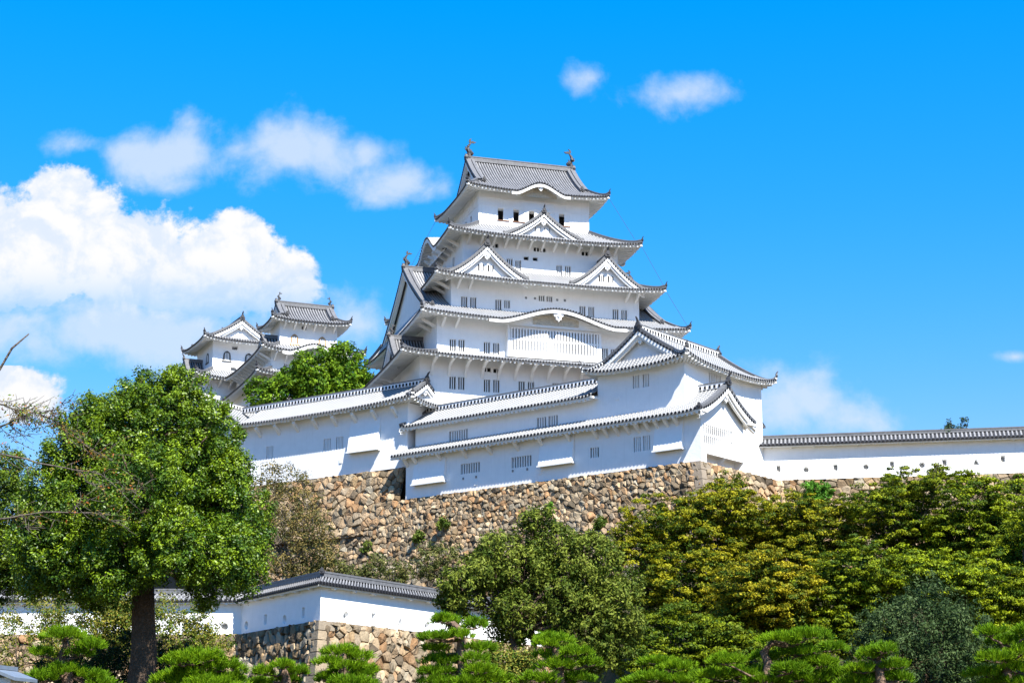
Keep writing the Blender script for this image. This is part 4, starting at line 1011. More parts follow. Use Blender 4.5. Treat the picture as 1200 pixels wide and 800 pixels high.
lo = [(0, *D.ony(px, py, 0), k) for px, py, k in ((916.8, 548.8, 'rect'), (949, 550, 'circle'), (983.6, 547.4, 'rect'), (1019.3, 546.6, 'circle'), (1049.9, 543.8, 'rect'), (1085, 544.6, 'circle'), (1111.5, 541.6, 'rect'), (1148.6, 541.5, 'tri'), (1180, 537.5, 'rect'))]
coped_wall(dw, [xy(D.w(-.4, 0, 0)), xy(D.w(38, 0, 0))], 31.4, 35.0, 35.95, lo, ov=1.15)
LP = [(-52.0, 132.31), (-20.714, 132.307), (-13.319, 120.0), (2.8, 145.8)]
lw = thing('plastered_wall', 'low white wall with a grey tiled coping bending round a corner, behind the big tree trunk', 'wall', (*LP[2], 11.8))
fr_ = []
for i in range(3):
    d = np.array(LP[i + 1]) - np.array(LP[i]); fr_.append(Frame(LP[i], math.degrees(math.atan2(d[1], d[0]))))
lo = [(0, *fr_[0].ony(262.5, 733.6, 0), 'circle'), *[(1, *fr_[1].ony(px, py, 0), k) for px, py, k in ((288.6, 732.4, 'circle'), (311, 725.5, 'rect'), (333.3, 725.5, 'circle'), (355.2, 717.4, 'rect'))],
      *[(2, *fr_[2].ony(px, py, 0), k) for px, py, k in ((405.6, 721.6, 'circle'), (437.7, 724, 'rect'), (469, 729.5, 'tri'), (501, 733, 'circle'))]]
coped_wall(lw, LP, 11.8, 14.25, 14.95, lo, ov=.85, sp=.34)
ls = thing('stone_wall', 'low stone wall with pale cornerstones under the white wall beside the big tree', 'stone wall', (*LP[2], 6.5))
kk = .2
for i in range(3):
    def turn(a, b): return math.atan2(a[0] * b[1] - a[1] * b[0], a @ b)
    dd = [np.array(LP[j + 1]) - np.array(LP[j]) for j in range(3)]
    e0 = math.tan(turn(dd[i - 1], dd[i]) / 2) if i > 0 else 0; e1 = math.tan(turn(dd[i], dd[i + 1]) / 2) if i < 2 else 0
    stone_face(ls, LP[i], LP[i + 1], 11.82, 5.6, kk, e0, e1, .62, [.2, .8, lambda u, v: .2 + .8 * v][i], 20 + i, aspect=1.3)
da = -dd[1] / np.linalg.norm(dd[1]); db = dd[2] / np.linalg.norm(dd[2]); na = np.array([-da[1], da[0]]); na = -na if na @ np.array([0, -1]) < 0 else na; nb = np.array([db[1], -db[0]])
h_ = (na + nb) / (1 + na @ nb); cornerstones(ls, np.array(LP[2]) + h_ * .12, da, db, h_ / 2, h_ / 2, 11.84, 5.5, .2, 4, .75)

# ------------------------------------------------------------------ vegetation
def quads(name, P, Nrm, size, col, m, parent, ratio=.5, fold=.0, loc=None):
    # leaves: one pointed quad per leaf
    n = len(P); rnd = RNG.normal(size=(n, 3)); t = np.cross(Nrm, rnd); t /= np.linalg.norm(t, axis=1)[:, None] + 1e-9; b = np.cross(Nrm, t)
    s = size[:, None]; V = np.empty((n, 4, 3)); V[:, 0] = P + t * s; V[:, 1] = P + b * s * ratio + Nrm * s * fold; V[:, 2] = P - t * s; V[:, 3] = P - b * s * ratio + Nrm * s * fold
    off = np.array(ROOT[parent.name] if parent is not None else loc); V -= off
    me = bpy.data.meshes.new(name); me.vertices.add(n * 4); me.vertices.foreach_set('co', V.ravel())
    me.loops.add(n * 4); me.loops.foreach_set('vertex_index', np.arange(n * 4, dtype=np.int32)); me.polygons.add(n); me.polygons.foreach_set('loop_start', np.arange(0, n * 4, 4, dtype=np.int32))
    a = me.attributes.new('col', 'FLOAT_COLOR', 'POINT'); c4 = np.ones((n, 4, 4), np.float32); c4[:, :, :3] = np.clip(col, 0.004, .9)[:, None, :]; a.data.foreach_set('color', c4.ravel())
    me.materials.append(m); me.update(calc_edges=True); me.validate()
    o = bpy.data.objects.new(name, me); link(o, parent)
    if parent is None: o.location = loc; ROOT[o.name] = tuple(loc)
    return o
def unit(v): return v / (np.linalg.norm(v, axis=-1, keepdims=True) + 1e-9)
def crown_points(lobes, subs, sub_r, leaves, flat=1.0, fill=.12, squash=1.0, up=.5, pal=None, jit=.25, lo=.68, seedcol=None, ragged=.12):
    # lobes: array (n, 4) of centre and radius. Leaf clumps are spread near the lobe surfaces
    lobes = np.array(lobes, float); w = lobes[:, 3] ** 2; cnt = np.maximum(3, (subs * w / w.sum()).astype(int)); C = []; 
    for (x, y, z, r), k in zip(lobes, cnt):
        d = unit(RNG.normal(size=(k, 3))); rr = r * (lo + (1.0 + ragged - lo) * RNG.random(k) ** .6); q = np.array([x, y, z]) + d * rr[:, None] * np.array([1, 1, squash])
        C.append(np.hstack([q, d]))
    C = np.vstack(C); dist = np.min(np.where(True, np.linalg.norm((C[:, None, :3] - lobes[None, :, :3]) / np.array([1, 1, squash]), axis=2) / lobes[None, :, 3], 9), axis=1)
    C = C[dist > .5]
    k = len(C); sr = sub_r * RNG.uniform(.6, 1.35, k); P = np.repeat(C[:, :3], leaves, 0); D_ = unit(RNG.normal(size=(k * leaves, 3))); rad = np.repeat(sr, leaves) * RNG.random(k * leaves) ** .45
    P = P + D_ * rad[:, None] * np.array([1, 1, flat])
    out = unit(np.repeat(C[:, 3:6], leaves, 0) * .55 + D_ * .9 + np.array([0, 0, up])); Nrm = unit(out + RNG.normal(size=out.shape) * .55)
    pal = np.array(pal); tcl = RNG.random(k) ** 1.2; tl = np.clip(np.repeat(tcl, leaves) + RNG.normal(size=k * leaves) * jit, 0, 1)[:, None]
    col = (pal[0] * (1 - tl) + pal[1] * tl) * RNG.uniform(.75, 1.2, (k * leaves, 1))
    nf = int(len(P) * fill)
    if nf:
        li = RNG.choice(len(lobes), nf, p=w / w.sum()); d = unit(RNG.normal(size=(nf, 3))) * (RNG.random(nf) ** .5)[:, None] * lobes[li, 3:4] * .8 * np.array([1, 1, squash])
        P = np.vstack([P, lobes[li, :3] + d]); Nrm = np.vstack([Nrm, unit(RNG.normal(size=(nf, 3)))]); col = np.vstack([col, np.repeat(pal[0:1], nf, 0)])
    return P, Nrm, col
def pxlobes(lst, Y, zoff=0):
    res = []
    for q in lst:
        px, py, r = q[:3]; dy = q[3] if len(q) > 3 else 0; c = at(px, py, Y + dy); res.append((c[0], c[1], c[2] + zoff, r * (Y + dy) / 2050))
    return res
def breakup(lobes, k=3, f=.62, s=.62):
    # replaces every lobe by k smaller ones, so that crowns do not read as domes
    out = []
    for x, y, z, r in lobes:
        for i in range(k):
            d = unit(RNG.normal(size=3)); q = RNG.uniform(.35, 1) * s * r; out.append((x + d[0] * q, y + d[1] * q, z + d[2] * q * .9, r * f * RNG.uniform(.75, 1.2)))
    return out
def wob(a, b, n=6, amp=.1, sag=0):
    a = np.array(a, float); b = np.array(b, float); L_ = np.linalg.norm(b - a); pts = []
    for i in range(n + 1):
        t = i / n; q = a + (b - a) * t + (RNG.normal(size=3) * amp * L_ * .25 * (0 < i < n)); q[2] += sag * L_ * math.sin(math.pi * t); pts.append(tuple(q))
    return pts
def tree(name, label, cat, lobes, trunk_base, trunk_r, pal, subs, sub_r, leaves, leaf, bark=None, lm=None, group=None, flat=1.0, fill=.12, squash=1.0, up=.5, fork=None, limbs=True, ratio=.5, stems=1, lo=.68, jit=.25, ragged=.12, twigs=0):
    bark = bark or BARK; lm = lm or LEAF; base = np.array(trunk_base, float); t = thing(name, label, cat, base, group); lob = np.array(lobes); cen = np.average(lob[:, :3], axis=0, weights=lob[:, 3] ** 2)
    mb = MB(); fk = np.array(fork) if fork is not None else np.array([cen[0] * .75 + base[0] * .25, cen[1] * .75 + base[1] * .25, base[2] + (cen[2] - base[2]) * .62])
    for s in range(stems):
        b0 = base + (np.array([RNG.uniform(-.5, .5), RNG.uniform(-.3, .3), 0]) * (s > 0)); f2 = fk + np.array([RNG.uniform(-1.2, 1.2), RNG.uniform(-.6, .6), 0]) * (s > 0)
        P = wob(b0, f2, 7, .07); mb.tube(P, [trunk_r * (1.25 if i == 0 else 1.0 - .055 * i) for i in range(8)], 12)
        if limbs:
            for i, l in enumerate(lob):
                if i % stems != s: continue
                e = l[:3] + (l[:3] - f2) * .1; rr = trunk_r * .42 * min(1.2, (l[3] / lob[:, 3].mean())); P2 = wob(f2, e, 6, .16, .06); mb.tube(P2, [rr * (1 - .12 * j) for j in range(7)], 7)
                for k in range(3 + twigs):
                    tip = l[:3] + unit(RNG.normal(size=3)) * l[3] * .9; mb.tube(wob(P2[4], tip, 4, .2), [rr * .38 * (1 - .2 * j) for j in range(5)], 5)
    finish('trunk', mb, [bark], t, smooth=True)
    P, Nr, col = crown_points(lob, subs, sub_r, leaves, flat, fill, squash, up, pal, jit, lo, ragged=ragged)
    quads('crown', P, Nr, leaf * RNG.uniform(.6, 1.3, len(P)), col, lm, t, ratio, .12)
    return t

# the big camphor-like tree
Yb = 80
BIG = [(108, 492, 32), (88, 530, 38), (62, 582, 42), (45, 625, 36), (84, 500, 20), (195, 497, 58), (145, 520, 60), (240, 510, 44), (115, 505, 38), (228, 560, 60), (275, 600, 46), (284, 640, 33), (165, 575, 60, -3), (105, 590, 62), (95, 650, 58), (60, 650, 40), (140, 665, 46, -2), (200, 640, 48, -3), (258, 650, 46, -2), (285, 672, 30), (215, 465, 34), (165, 462, 30), (205, 448, 18), (110, 690, 24), (240, 690, 22), (300, 622, 20), (75, 610, 40), (185, 520, 60, 4), (150, 620, 60, 4), (50, 670, 30, 1), (265, 560, 36), (225, 600, 50, 3), (255, 610, 44, 2), (120, 550, 56, 3), (90, 600, 52, 3), (60, 650, 44, 3), (120, 640, 56, 4), (230, 540, 50, 4)]
tb = at(168, 800, Yb); tb[2] = ground_z(tb[0], Yb)
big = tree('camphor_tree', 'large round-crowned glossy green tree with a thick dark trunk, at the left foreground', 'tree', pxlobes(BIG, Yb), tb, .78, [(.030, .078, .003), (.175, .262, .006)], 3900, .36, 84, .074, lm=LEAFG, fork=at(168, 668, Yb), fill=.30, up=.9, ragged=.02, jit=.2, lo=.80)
Yl = 88
tree('camphor_tree', 'dark green tree cut by the left edge, beside the large round-crowned tree', 'tree', pxlobes([(-25, 600, 60), (5, 640, 46), (-40, 660, 60), (18, 600, 34), (25, 665, 28), (-60, 560, 60), (10, 560, 30)], Yl), (-30, Yl, ground_z(-30, Yl)), .4, [(.024, .058, .003), (.12, .18, .006)], 800, .40, 90, .08, lm=LEAFG, up=.55)
# tree among the castle buildings
Yc = 214
tree('garden_tree', 'bright green tree rising behind the side gallery, beside the small castle towers', 'tree', pxlobes([(402, 432, 28), (372, 441, 32), (335, 457, 24), (305, 462, 18), (350, 432, 14), (428, 448, 17), (385, 460, 36), (325, 470, 24), (412, 455, 26), (395, 416, 12), (442, 455, 8)], Yc), at(380, 520, Yc) - np.array([0, 0, 3]), .3, [(.03, .085, .004), (.15, .25, .010)], 620, .75, 50, .22, up=.6, ragged=.15)
# open-branched tree in the middle
Ym = 97
MID = [(640, 640, 44), (600, 660, 44), (690, 660, 44), (560, 680, 42), (650, 690, 52), (715, 715, 42), (600, 715, 44), (540, 690, 30), (690, 735, 40), (630, 610, 22), (660, 740, 28), (575, 650, 30), (725, 690, 24), (735, 740, 22), (610, 745, 20), (545, 715, 24), (700, 770, 30), (720, 765, 22)]
b0 = at(628, 800, Ym); b0[2] = ground_z(0, Ym)
tree('oak_tree', 'grey-green bushy tree with several thin dark stems, right of the low white wall', 'tree', breakup(pxlobes(MID, Ym), 3, .6, .55), b0, .26, [(.042, .072, .006), (.18, .215, .028)], 1700, .42, 54, .11, fork=at(622, 735, Ym), stems=3, fill=.05, up=.5, ragged=.15, ratio=.42)
# maples on the slope
MP = [
 ('green maple with bronze tips, leftmost of the maples under the stone corner', [(790, 640, 46), (750, 670, 40), (770, 610, 34), (735, 640, 26), (800, 680, 46), (765, 720, 40), (810, 720, 36)], 128, .35, .5),
 ('bronze-topped maple growing right below the pale cornerstones of the wall', [(848, 600, 36), (830, 640, 40), (868, 640, 40), (820, 600, 26), (855, 570, 18), (880, 605, 28), (845, 680, 36)], 134, .49, .6),
 ('orange-tinged maple in the middle of the slope, the most reddish of all', [(880, 690, 38), (905, 710, 34), (860, 710, 32), (895, 665, 28), (925, 690, 30), (870, 735, 36), (920, 735, 34)], 118, 0.9, .9),
 ('dense green maple under the left end of the loopholed wall', [(925, 620, 40), (960, 625, 38), (940, 655, 40), (905, 640, 30), (965, 660, 34), (935, 595, 22), (975, 605, 22)], 136, .4, .55),
 ('tall maple with a narrow top reaching up to the loopholed wall', [(1045, 610, 40), (1075, 600, 36), (1100, 575, 20), (1100, 548, 9), (1060, 570, 24), (1030, 640, 40), (1085, 640, 42), (1100, 560, 12), (1015, 590, 24), (1040, 575, 18)], 134, 0.2, .45),
 ('yellow-green maple at the upper right under the wall', [(1145, 590, 34), (1130, 625, 38), (1165, 620, 36), (1185, 600, 28), (1110, 650, 34), (1150, 655, 40), (1195, 570, 14), (1130, 568, 16)], 132, .05, .6),
 ('yellow-green maple cut by the right edge of the picture', [(1190, 660, 42), (1160, 690, 40), (1215, 640, 40), (1180, 720, 44), (1210, 700, 44), (1215, 600, 26)], 122, .1, .75),
 ('dark green maple low on the slope, above the left of the dark bush', [(985, 690, 40), (1010, 665, 36), (960, 710, 40), (1000, 730, 40), (970, 750, 36), (1030, 700, 34)], 120, .05, .4),
 ('lime green maple between the dark bush and the right edge', [(1110, 680, 36), (1080, 680, 30), (1130, 700, 36), (1060, 665, 26), (1150, 740, 34), (1165, 760, 30)], 119, 0.0, .8),
 ('shaded dark maple at the foot of the slope, beside the grey-green tree', [(790, 745, 40), (830, 760, 40), (760, 770, 34), (860, 770, 34), (900, 775, 34), (800, 785, 40), (940, 775, 34)], 112, 0, .15),
]
for lab, lobs, Y, red, lig in MP:
    red *= .38; L_ = pxlobes([(*q, RNG.uniform(-3, 3)) for q in lobs], Y); L_ += [(x, y, z, r * .8) for x, y, z, r in breakup(L_, 2, .55, .95)]; c = np.mean(np.array(L_), 0)
    dark = np.array([.035, .07, .004]); light = np.array([.25, .31, .006]) * (.55 + .55 * lig) * (1 - red) + np.array([.36, .19, .012]) * red
    if red > .1 and red < .5: light = light * .9 + np.array([.14, .07, .004]) * .5
    tree('maple_tree', lab, 'tree', L_, (c[0], c[1] + 1, ground_z(c[0], c[1] + 1)), .2, [dark, light], 950, .50, 90, .105, bark=BARKG, group='maples on the slope', flat=.36, fill=.08, squash=.85, up=1.1, ragged=.30, twigs=0, lo=.55)
# tops of two saplings behind the loopholed wall
for px, lab in ((1112, 'left one of two bluish sapling tops showing over the loopholed wall'), (1127, 'right taller one of two bluish sapling tops showing over the loopholed wall')):
    Y = 176; L_ = pxlobes([(px, 501, 4), (px + 2, 496 - (px > 1120) * 2, 4), (px - 3, 505, 5), (px + 5, 499, 3)], Y); c = L_[0]
    tree('sapling', lab, 'tree', L_, (c[0], c[1], 31), .08, [(.03, .06, .03), (.06, .1, .05)], 26, .28, 14, .12, group='saplings behind the wall')
# small tree on the hillside with thinning brown-green leaves
for lab, lobs, Y, sub, lv, nm in (('thin half-bare tree with olive leaves on the bank, right of the big tree', [(335, 600, 38), (310, 580, 26), (365, 610, 26), (330, 640, 40), (300, 620, 24), (360, 650, 30), (340, 565, 22), (318, 556, 14), (380, 645, 16)], 150, 330, 22, 'cherry_tree'),):
    L_ = pxlobes(lobs, Y); c = at(335, 690, Y); tree(nm, lab, 'tree', L_, (c[0], c[1], ground_z(c[0], c[1])), .16, [(.05, .06, .015), (.20, .15, .045)], sub * 2, .62, lv + 8, .11, bark=BARKG, fill=0, ragged=.25, lo=.2, jit=.5, twigs=4)
for lab, lobs, Y in (('low olive bush growing out of the rubble beside the grey-green tree', [(505, 655, 18), (490, 664, 12), (525, 650, 16), (510, 670, 14)], 158), ('olive scrub at the foot of the tall rubble wall above the coping corner', [(440, 668, 16), (465, 672, 14), (415, 672, 12)], 158), ('rusty scrub above the low wall, right of the big tree', [(395, 665, 18), (375, 660, 18), (355, 672, 18)], 152)):
    L_ = pxlobes(lobs, Y); c = L_[0]; tree('bush', lab, 'bush', L_, (c[0], c[1], ground_z(c[0], c[1])), .06, [(.05, .07, .015), (.15, .15, .04)], 110, .5, 34, .12, bark=BARKG, group='scrub on the bank', lo=.3, fill=.05)
# plants rooted in the stone walls
def wall_plant(lab, lobs, Y, pal, subs):
    L_ = pxlobes(lobs, Y); c = L_[0]; tree('ivy', lab, 'plant', L_, (c[0], c[1] + .3, c[2] - 1), .05, pal, subs, .3, 40, .12, up=.4, lo=.4)
dvw = lambda px, py: np.array(D.w(D.ony(px, py, -.5)[0], -.5, 0))
q = dvw(958, 580); wall_plant('round bright green ivy clump on the stones under the loopholed wall', [(958, 577, 15), (948, 574, 9), (968, 575, 9), (956, 585, 10)], q[1] - .7, [(.04, .12, .01), (.10, .26, .02)], 130)
q = np.array(M.w(M.ony(648, 597, -.6)[0], -1.2, 0)); wall_plant('small bright green weed on the tall rubble wall above the grey-green tree', [(648, 597, 7), (643, 600, 5), (654, 600, 5)], q[1], [(.04, .12, .01), (.12, .26, .02)], 40)
for lab, px, py, r_ in (('tiny olive weed high on the tall rubble wall under the long gallery', 520, 612, 6), ('tiny olive weed low on the tall rubble wall, above the low wall corner', 432, 640, 7), ('small weed low on the tall rubble wall, left of the grey-green tree', 492, 628, 6), ('small weed on the tall rubble wall under the pair of barred windows', 705, 612, 6)):
    q = np.array(M.w(M.ony(px, py, -1.2)[0], -1.6, 0)); wall_plant(lab, [(px, py, r_), (px - 5, py + 3, r_ * .7), (px + 5, py + 2, r_ * .6)], q[1] - .6, [(.05, .09, .01), (.15, .19, .03)], 30)
# dark bush, low right
L_ = pxlobes([(1085, 735, 44), (1060, 760, 46), (1110, 760, 46), (1085, 705, 28), (1040, 740, 32), (1130, 740, 32), (1085, 780, 60), (1030, 775, 36), (1140, 780, 34)], 78)
tree('dark_shrub', 'big dark bluish-green bush of loose upright twigs in front of the maples', 'bush', L_, (L_[0][0], 78.5, ground_z(L_[0][0], 78)), .12, [(.016, .038, .010), (.075, .115, .035)], 900, .30, 42, .085, up=.5, fill=.15, ragged=.22, ratio=.35)
# shrubs and the hedge under the big tree
SH = [('rust and olive leafed shrub at the left edge below the dark tree', [(10, 705, 40), (-20, 740, 50), (40, 720, 34), (20, 760, 40), (60, 715, 24), (40, 775, 34), (75, 780, 30)], 100), ('half-bare reddish shrub in front of the low white wall, left of the thick trunk', [(85, 720, 34), (120, 705, 28), (70, 750, 34), (110, 740, 30)], 98),
      ('shrub with rust leaves just left of the thick trunk', [(135, 735, 22), (150, 715, 18), (130, 757, 22)], 94), ('sparse rust and green shrub right of the thick trunk', [(205, 745, 26), (230, 730, 22), (195, 715, 18), (245, 758, 24), (215, 765, 26)], 98)]
SH.append(('olive shrub against the low stone wall, between the tallest pine and the grey-green tree', [(585, 775, 16), (600, 790, 18), (572, 792, 14), (615, 775, 12)], 92))
for lab, lobs, Y in SH:
    L_ = pxlobes(lobs, Y); c = np.mean(np.array(L_), 0); tree('azalea_shrub', lab, 'bush', L_, (c[0], c[1], ground_z(c[0], c[1])), .07, [(.06, .11, .012), (.22, .20, .03)], 380, .36, 30, .08, bark=BARKG, group='shrubs below the low wall', lo=.2, fill=.03, ragged=.3, jit=.6, twigs=4)
L_ = pxlobes([(150, 790, 46), (110, 800, 44), (195, 800, 46), (235, 805, 36), (70, 812, 40)], 86)
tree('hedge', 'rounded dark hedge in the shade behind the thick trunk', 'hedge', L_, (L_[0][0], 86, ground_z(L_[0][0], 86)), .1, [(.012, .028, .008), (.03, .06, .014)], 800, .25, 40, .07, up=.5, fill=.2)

# ------------------------------------------------------------------ cloud-pruned pines
def pine(lab, px, top, pads, Y, trunk_px, spread=1.0):
    base = at(px, 800, Y); base[2] = ground_z(base[0], Y); t = thing('pine_tree', lab, 'tree', base, 'cloud-pruned garden pines'); mb = MB()
    tp = [base] + [at(x, y, Y) for x, y in trunk_px]; n = len(tp); mb.tube([tuple(q) for q in tp], [.20 * (1 - .75 * i / n) + .02 for i in range(n)], 9)
    ridx = []
    PP, NN, CC = [], [], []
    for (x, y, rx, ry) in pads:
        c = at(x, y, Y + RNG.uniform(-.7, .7)); k = Y / 2050; a, b = rx * k * .88, ry * k
        tr = min(tp[1:], key=lambda q: np.linalg.norm(q - c) + (3 if q[2] > c[2] + .1 else 0)); mb.tube(wob(tr, c - np.array([0, 0, b * .45]), 5, .14, -.05), [.055, .05, .045, .04, .03, .022], 6)
        for s in range(6):
            e = c + np.array([RNG.uniform(-.7, .7) * a, RNG.uniform(-.7, .7) * a, -b * .15]); mb.tube(wob(c - np.array([0, 0, b * .45]), e, 3, .1), [.02, .017, .014, .01], 5)
        # tufts on an uneven cushion
        m_ = int(120 * max(.5, a * a / .35)); ang = RNG.random(m_) * 2 * math.pi; r = RNG.random(m_) ** .5; bump = 1 + .25 * np.sin(ang * 3 + x) + .15 * np.sin(ang * 7 + y)
        q = np.stack([np.cos(ang) * r * a * bump, np.sin(ang) * r * a * bump, b * (np.sqrt(np.clip(1 - r * r, 0, 1)) * RNG.uniform(.55, 1.1, m_) - .35 + .25 * np.sin(ang * 4 + r * 5))], 1) + c
        out = np.stack([np.cos(ang) * r * .8, np.sin(ang) * r * .8, np.ones(m_) * .9], 1)
        K_ = 17; d = unit(np.repeat(out, K_, 0) + RNG.normal(size=(m_ * K_, 3)) * .42); L0 = RNG.uniform(.11, .24, (m_ * K_, 1)); p0 = np.repeat(q, K_, 0) + RNG.normal(size=(m_ * K_, 3)) * .025
        PP.append(p0 + d * L0 * .5); NN.append(d * L0 * .5); tt = np.clip((np.repeat(RNG.random(m_), K_) * .6 + RNG.random(m_ * K_) * .4) * RNG.uniform(.55, 1.15), 0, 1)[:, None]
        CC.append(np.array([.05, .13, .004]) * (1 - tt) + np.array([.19, .31, .006]) * tt)
    P = np.vstack(PP); H = np.vstack(NN); C = np.vstack(CC); nrm = unit(np.cross(H, RNG.normal(size=H.shape))); sd_ = unit(np.cross(H, nrm)) * .0105; n = len(P)
    V = np.empty((n, 4, 3)); V[:, 0] = P - H - sd_; V[:, 1] = P - H + sd_; V[:, 2] = P + H + sd_ * .5; V[:, 3] = P + H - sd_ * .5; V -= base
    finish('trunk', mb, [BARKP], t, smooth=True)
    me = bpy.data.meshes.new('needles'); me.vertices.add(n * 4); me.vertices.foreach_set('co', V.ravel()); me.loops.add(n * 4); me.loops.foreach_set('vertex_index', np.arange(n * 4, dtype=np.int32))
    me.polygons.add(n); me.polygons.foreach_set('loop_start', np.arange(0, n * 4, 4, dtype=np.int32)); a = me.attributes.new('col', 'FLOAT_COLOR', 'POINT'); c4 = np.ones((n, 4, 4), np.float32); c4[:, :, :3] = C[:, None, :]; a.data.foreach_set('color', c4.ravel())
    me.materials.append(NEED); me.update(calc_edges=True); o = bpy.data.objects.new('needles', me); link(o, t); return t
pine('small cloud-pruned pine left of the thick trunk, with bare twisted branches', 75, 745, [(75, 745, 26, 9), (50, 766, 16, 7), (92, 765, 18, 10), (108, 757, 14, 9), (75, 787, 26, 10), (105, 793, 24, 9), (48, 795, 20, 9), (120, 803, 20, 8)], 58, [(80, 790), (70, 772), (78, 756), (76, 748)])
pine('broad low pine cushion just right of the thick trunk', 240, 765, [(235, 772, 30, 11), (210, 775, 18, 8), (260, 782, 24, 9), (225, 790, 34, 10), (262, 796, 28, 9), (205, 798, 26, 9), (245, 803, 40, 10)], 56, [(238, 795), (236, 782), (235, 775)])
pine('smallest pine tips in front of the low stone wall', 335, 785, [(310, 788, 12, 6), (332, 780, 12, 5), (350, 787, 12, 5), (336, 797, 16, 6), (305, 801, 14, 6)], 60, [(335, 797), (333, 788), (332, 782)])
pine('layered pine standing before the pale cornerstones of the low wall', 403, 757, [(400, 764, 22, 7), (420, 770, 18, 6), (388, 776, 18, 6), (410, 783, 28, 8), (425, 790, 16, 6), (385, 795, 20, 7), (410, 801, 30, 8)], 58, [(405, 790), (402, 776), (402, 766)])
pine('tallest pine of the front row, left of the grey-green tree, with many small pads', 540, 722, [(522, 727, 18, 7), (558, 733, 16, 7), (505, 748, 14, 6), (515, 747, 16, 6), (540, 745, 16, 6), (563, 760, 20, 7), (512, 760, 16, 5), (520, 775, 26, 9), (562, 786, 22, 8), (512, 788, 22, 7), (555, 772, 16, 6), (575, 797, 24, 8), (515, 800, 26, 8), (548, 800, 20, 7)], 60, [(543, 785), (540, 765), (541, 748), (536, 735), (530, 729)])
pine('pine with a reddish trunk in front of the grey-green tree stems', 655, 745, [(648, 750, 22, 8), (640, 755, 14, 6), (674, 765, 20, 7), (640, 768, 14, 6), (652, 780, 24, 8), (690, 778, 16, 6), (672, 795, 26, 8), (632, 796, 22, 8), (650, 802, 22, 8)], 60, [(655, 795), (655, 782), (652, 768), (650, 754)])
pine('flat-topped pine just left of the bent bare branch', 790, 770, [(770, 776, 20, 6), (795, 782, 22, 6), (765, 795, 24, 7), (800, 798, 26, 7), (745, 800, 18, 6)], 60, [(785, 800), (782, 788), (778, 779)])
pine('wide spreading pine with a bent bare branch, in the middle of the slope foot', 900, 740, [(850, 775, 24, 8), (870, 790, 30, 8), (835, 792, 22, 7), (915, 750, 24, 8), (945, 745, 24, 8), (935, 765, 26, 8), (960, 778, 26, 8), (925, 785, 24, 8), (895, 770, 16, 6), (975, 760, 18, 7), (985, 790, 24, 8), (895, 798, 26, 7), (945, 798, 30, 8)], 58, [(898, 795), (901, 778), (895, 764), (905, 752), (925, 757)])
pine('rounded light green pine left of the dark bush', 1035, 765, [(1020, 768, 20, 8), (1035, 762, 18, 7), (1010, 785, 20, 8), (1048, 780, 18, 8), (1030, 790, 24, 8), (1055, 795, 18, 8), (1005, 800, 22, 8)], 57, [(1032, 797), (1030, 783), (1028, 772)])
pine('pine at the right edge in front of the yellow-green maples', 1180, 745, [(1160, 742, 16, 8), (1178, 752, 22, 8), (1195, 765, 20, 9), (1165, 772, 24, 8), (1190, 785, 26, 9), (1155, 790, 22, 8), (1205, 740, 18, 9), (1180, 800, 30, 8)], 57, [(1180, 795), (1180, 775), (1178, 757)])

# ------------------------------------------------------------------ cherry tree reaching in from the left, half bare
ch = thing('cherry_tree', 'half-bare grey branches with few rust leaves reaching in from the left', 'tree', (-13.5, 36, 0.2)); mb = MB(); Yk = 38; tips = []
def br(pts, r0, Y=Yk, lv=True, dens=1.0):
    P = [at(x, y, Y + dy) for x, y, dy in pts]; Q = []
    for a, b in zip(P[:-1], P[1:]):
        w_ = wob(a, b, 4, .06); Q += w_[:-1]
    Q.append(tuple(P[-1])); n = len(Q); mb.tube(Q, [max(.006, r0 * (1 - .85 * i / n)) for i in range(n)], 6)
    if lv:
        for i in range(1, n):
            for k in range(int(2 * dens + RNG.random())): tips.append(np.array(Q[i]) + RNG.normal(size=3) * .07)
    return Q
mb.tube(wob((-13.5, 36, .2), at(-160, 640, 37), 6, .04), [.3, .27, .25, .23, .21, .19, .17], 10)
root = (-160, 640, -1)
B1 = br([root, (-60, 600, 0), (0, 532, 0), (60, 545, .3), (118, 556, .5), (165, 598, .6)], .035); B2 = br([root, (-60, 560, 0), (0, 500, .2), (40, 482, .2), (62, 492, .3), (95, 518, .5), (140, 545, .5)], .032, dens=1.5); B3 = br([root, (-70, 640, 0), (0, 608, -.3), (50, 600, -.3), (110, 600, 0), (150, 618, 0)], .035, dens=.4)
B4 = br([(-60, 560, 0), (-10, 470, .3), (20, 480, .4), (40, 505, .3)], .03, dens=2); 
for i in range(60):
    bs = [B1, B2, B3, B4, B2][i % 5]; q = bs[RNG.integers(len(bs) // 3, len(bs) - 2)]; L_ = RNG.uniform(.35, 1.0); a = RNG.uniform(-1.0, .9); e = np.array(q) + np.array([math.cos(a) * L_, RNG.uniform(-.3, .3), math.sin(a) * L_ * .8])
    W_ = wob(q, e, 5, .16); mb.tube(W_, [.009 - .0012 * j for j in range(6)], 5)
    if RNG.random() < .9:
        for w_ in W_[1:]: tips += [np.array(w_) + RNG.normal(size=3) * .06 for _ in range(RNG.integers(1, 4))]
    for k in range(3):
        q2 = W_[RNG.integers(1, 5)]; e2 = np.array(q2) + np.array([RNG.uniform(-.1, .5), RNG.uniform(-.2, .2), RNG.uniform(-.35, .35)]); mb.tube(wob(q2, e2, 3, .15), [.008, .007, .006, .004], 4)
mb.tube([tuple(at(x, y, 30)) for x, y in ((-90, 560), (-40, 490), (0, 432), (14, 408), (34, 391))], [.04, .032, .026, .022, .012], 6)
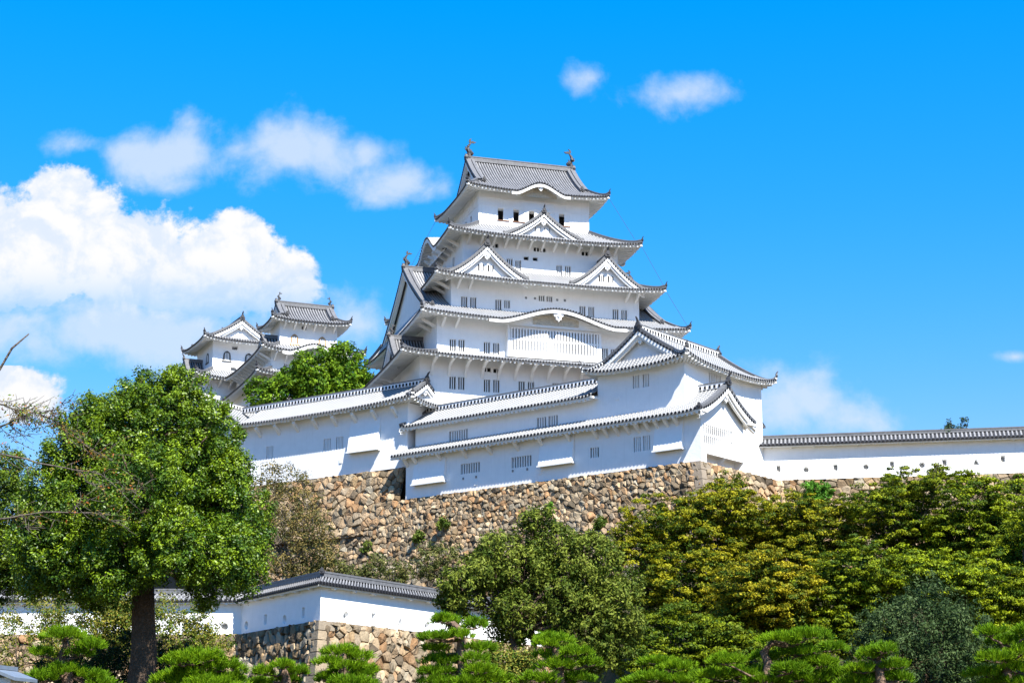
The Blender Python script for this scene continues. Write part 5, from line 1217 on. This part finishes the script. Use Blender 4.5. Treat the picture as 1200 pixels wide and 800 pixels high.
mb.tube([tuple(q) for q in (at(-160, 640, 37), at(-120, 600, 33), at(-90, 560, 30))], [.12, .08, .05], 7)
finish('branches', mb, [BARKG], ch, smooth=True)
T_ = np.array(tips); T_ = np.vstack([T_, T_ + RNG.normal(size=T_.shape) * .08, T_ + RNG.normal(size=T_.shape) * .10]); tt = RNG.random((len(T_), 1)); pal = np.where(tt < .14, np.array([[.30, .10, .02]]), np.where(tt < .55, np.array([[.20, .16, .03]]), np.array([[.09, .15, .02]])))
quads('leaves', T_, unit(RNG.normal(size=T_.shape)), RNG.uniform(.025, .05, len(T_)), pal * RNG.uniform(.7, 1.2, (len(T_), 1)), LEAF, ch, .42, .1)

# ------------------------------------------------------------------ stone lantern roof, bottom left corner
ln = thing('lantern', 'pale lantern with a blue-grey gabled roof at the bottom left corner', 'lantern', (*at(12, 800, 44)[:2], 1.0)); c = at(3, 789, 44); fr_l = Frame((c[0], c[1]), -12); mb = MB(fr_l)
z = c[2]; mb.box(-.42, .42, -.35, .35, z - 1.0, z - .12); finish('lantern_house', mb, [PL], ln); mb = MB(fr_l); mb.box(-.22, .22, -.37, -.34, z - .75, z - .3); finish('window', mb, [DRK], ln); mb = MB(fr_l)
for sg in (-1, 1):
    mb.face([(0, -.6, z + .12), (0, .6, z + .12), (sg * .66, .6, z - .12), (sg * .66, -.6, z - .12)]); mb.face([(0, -.6, z + .04), (0, .6, z + .04), (sg * .66, .6, z - .2), (sg * .66, -.6, z - .2)]); mb.face([(0, -.6, z + .12), (sg * .66, -.6, z - .12), (sg * .66, -.6, z - .2), (0, -.6, z + .04)]); mb.face([(sg * .66, -.6, z - .12), (sg * .66, .6, z - .12), (sg * .66, .6, z - .2), (sg * .66, -.6, z - .2)])
mb.box(-.09, .09, -.62, .62, z + .10, z + .20); finish('roof', mb, [LROOF], ln); mb = MB(fr_l); mb.tube([(0, 0, 1.0), (0, 0, z - 1.0)], [.16, .13], 12); mb.box(-.35, .35, -.3, .3, z - 1.12, z - 1.0); mb.box(-.4, .4, -.4, .4, .9, 1.15); finish('post', mb, [QUOIN], ln)
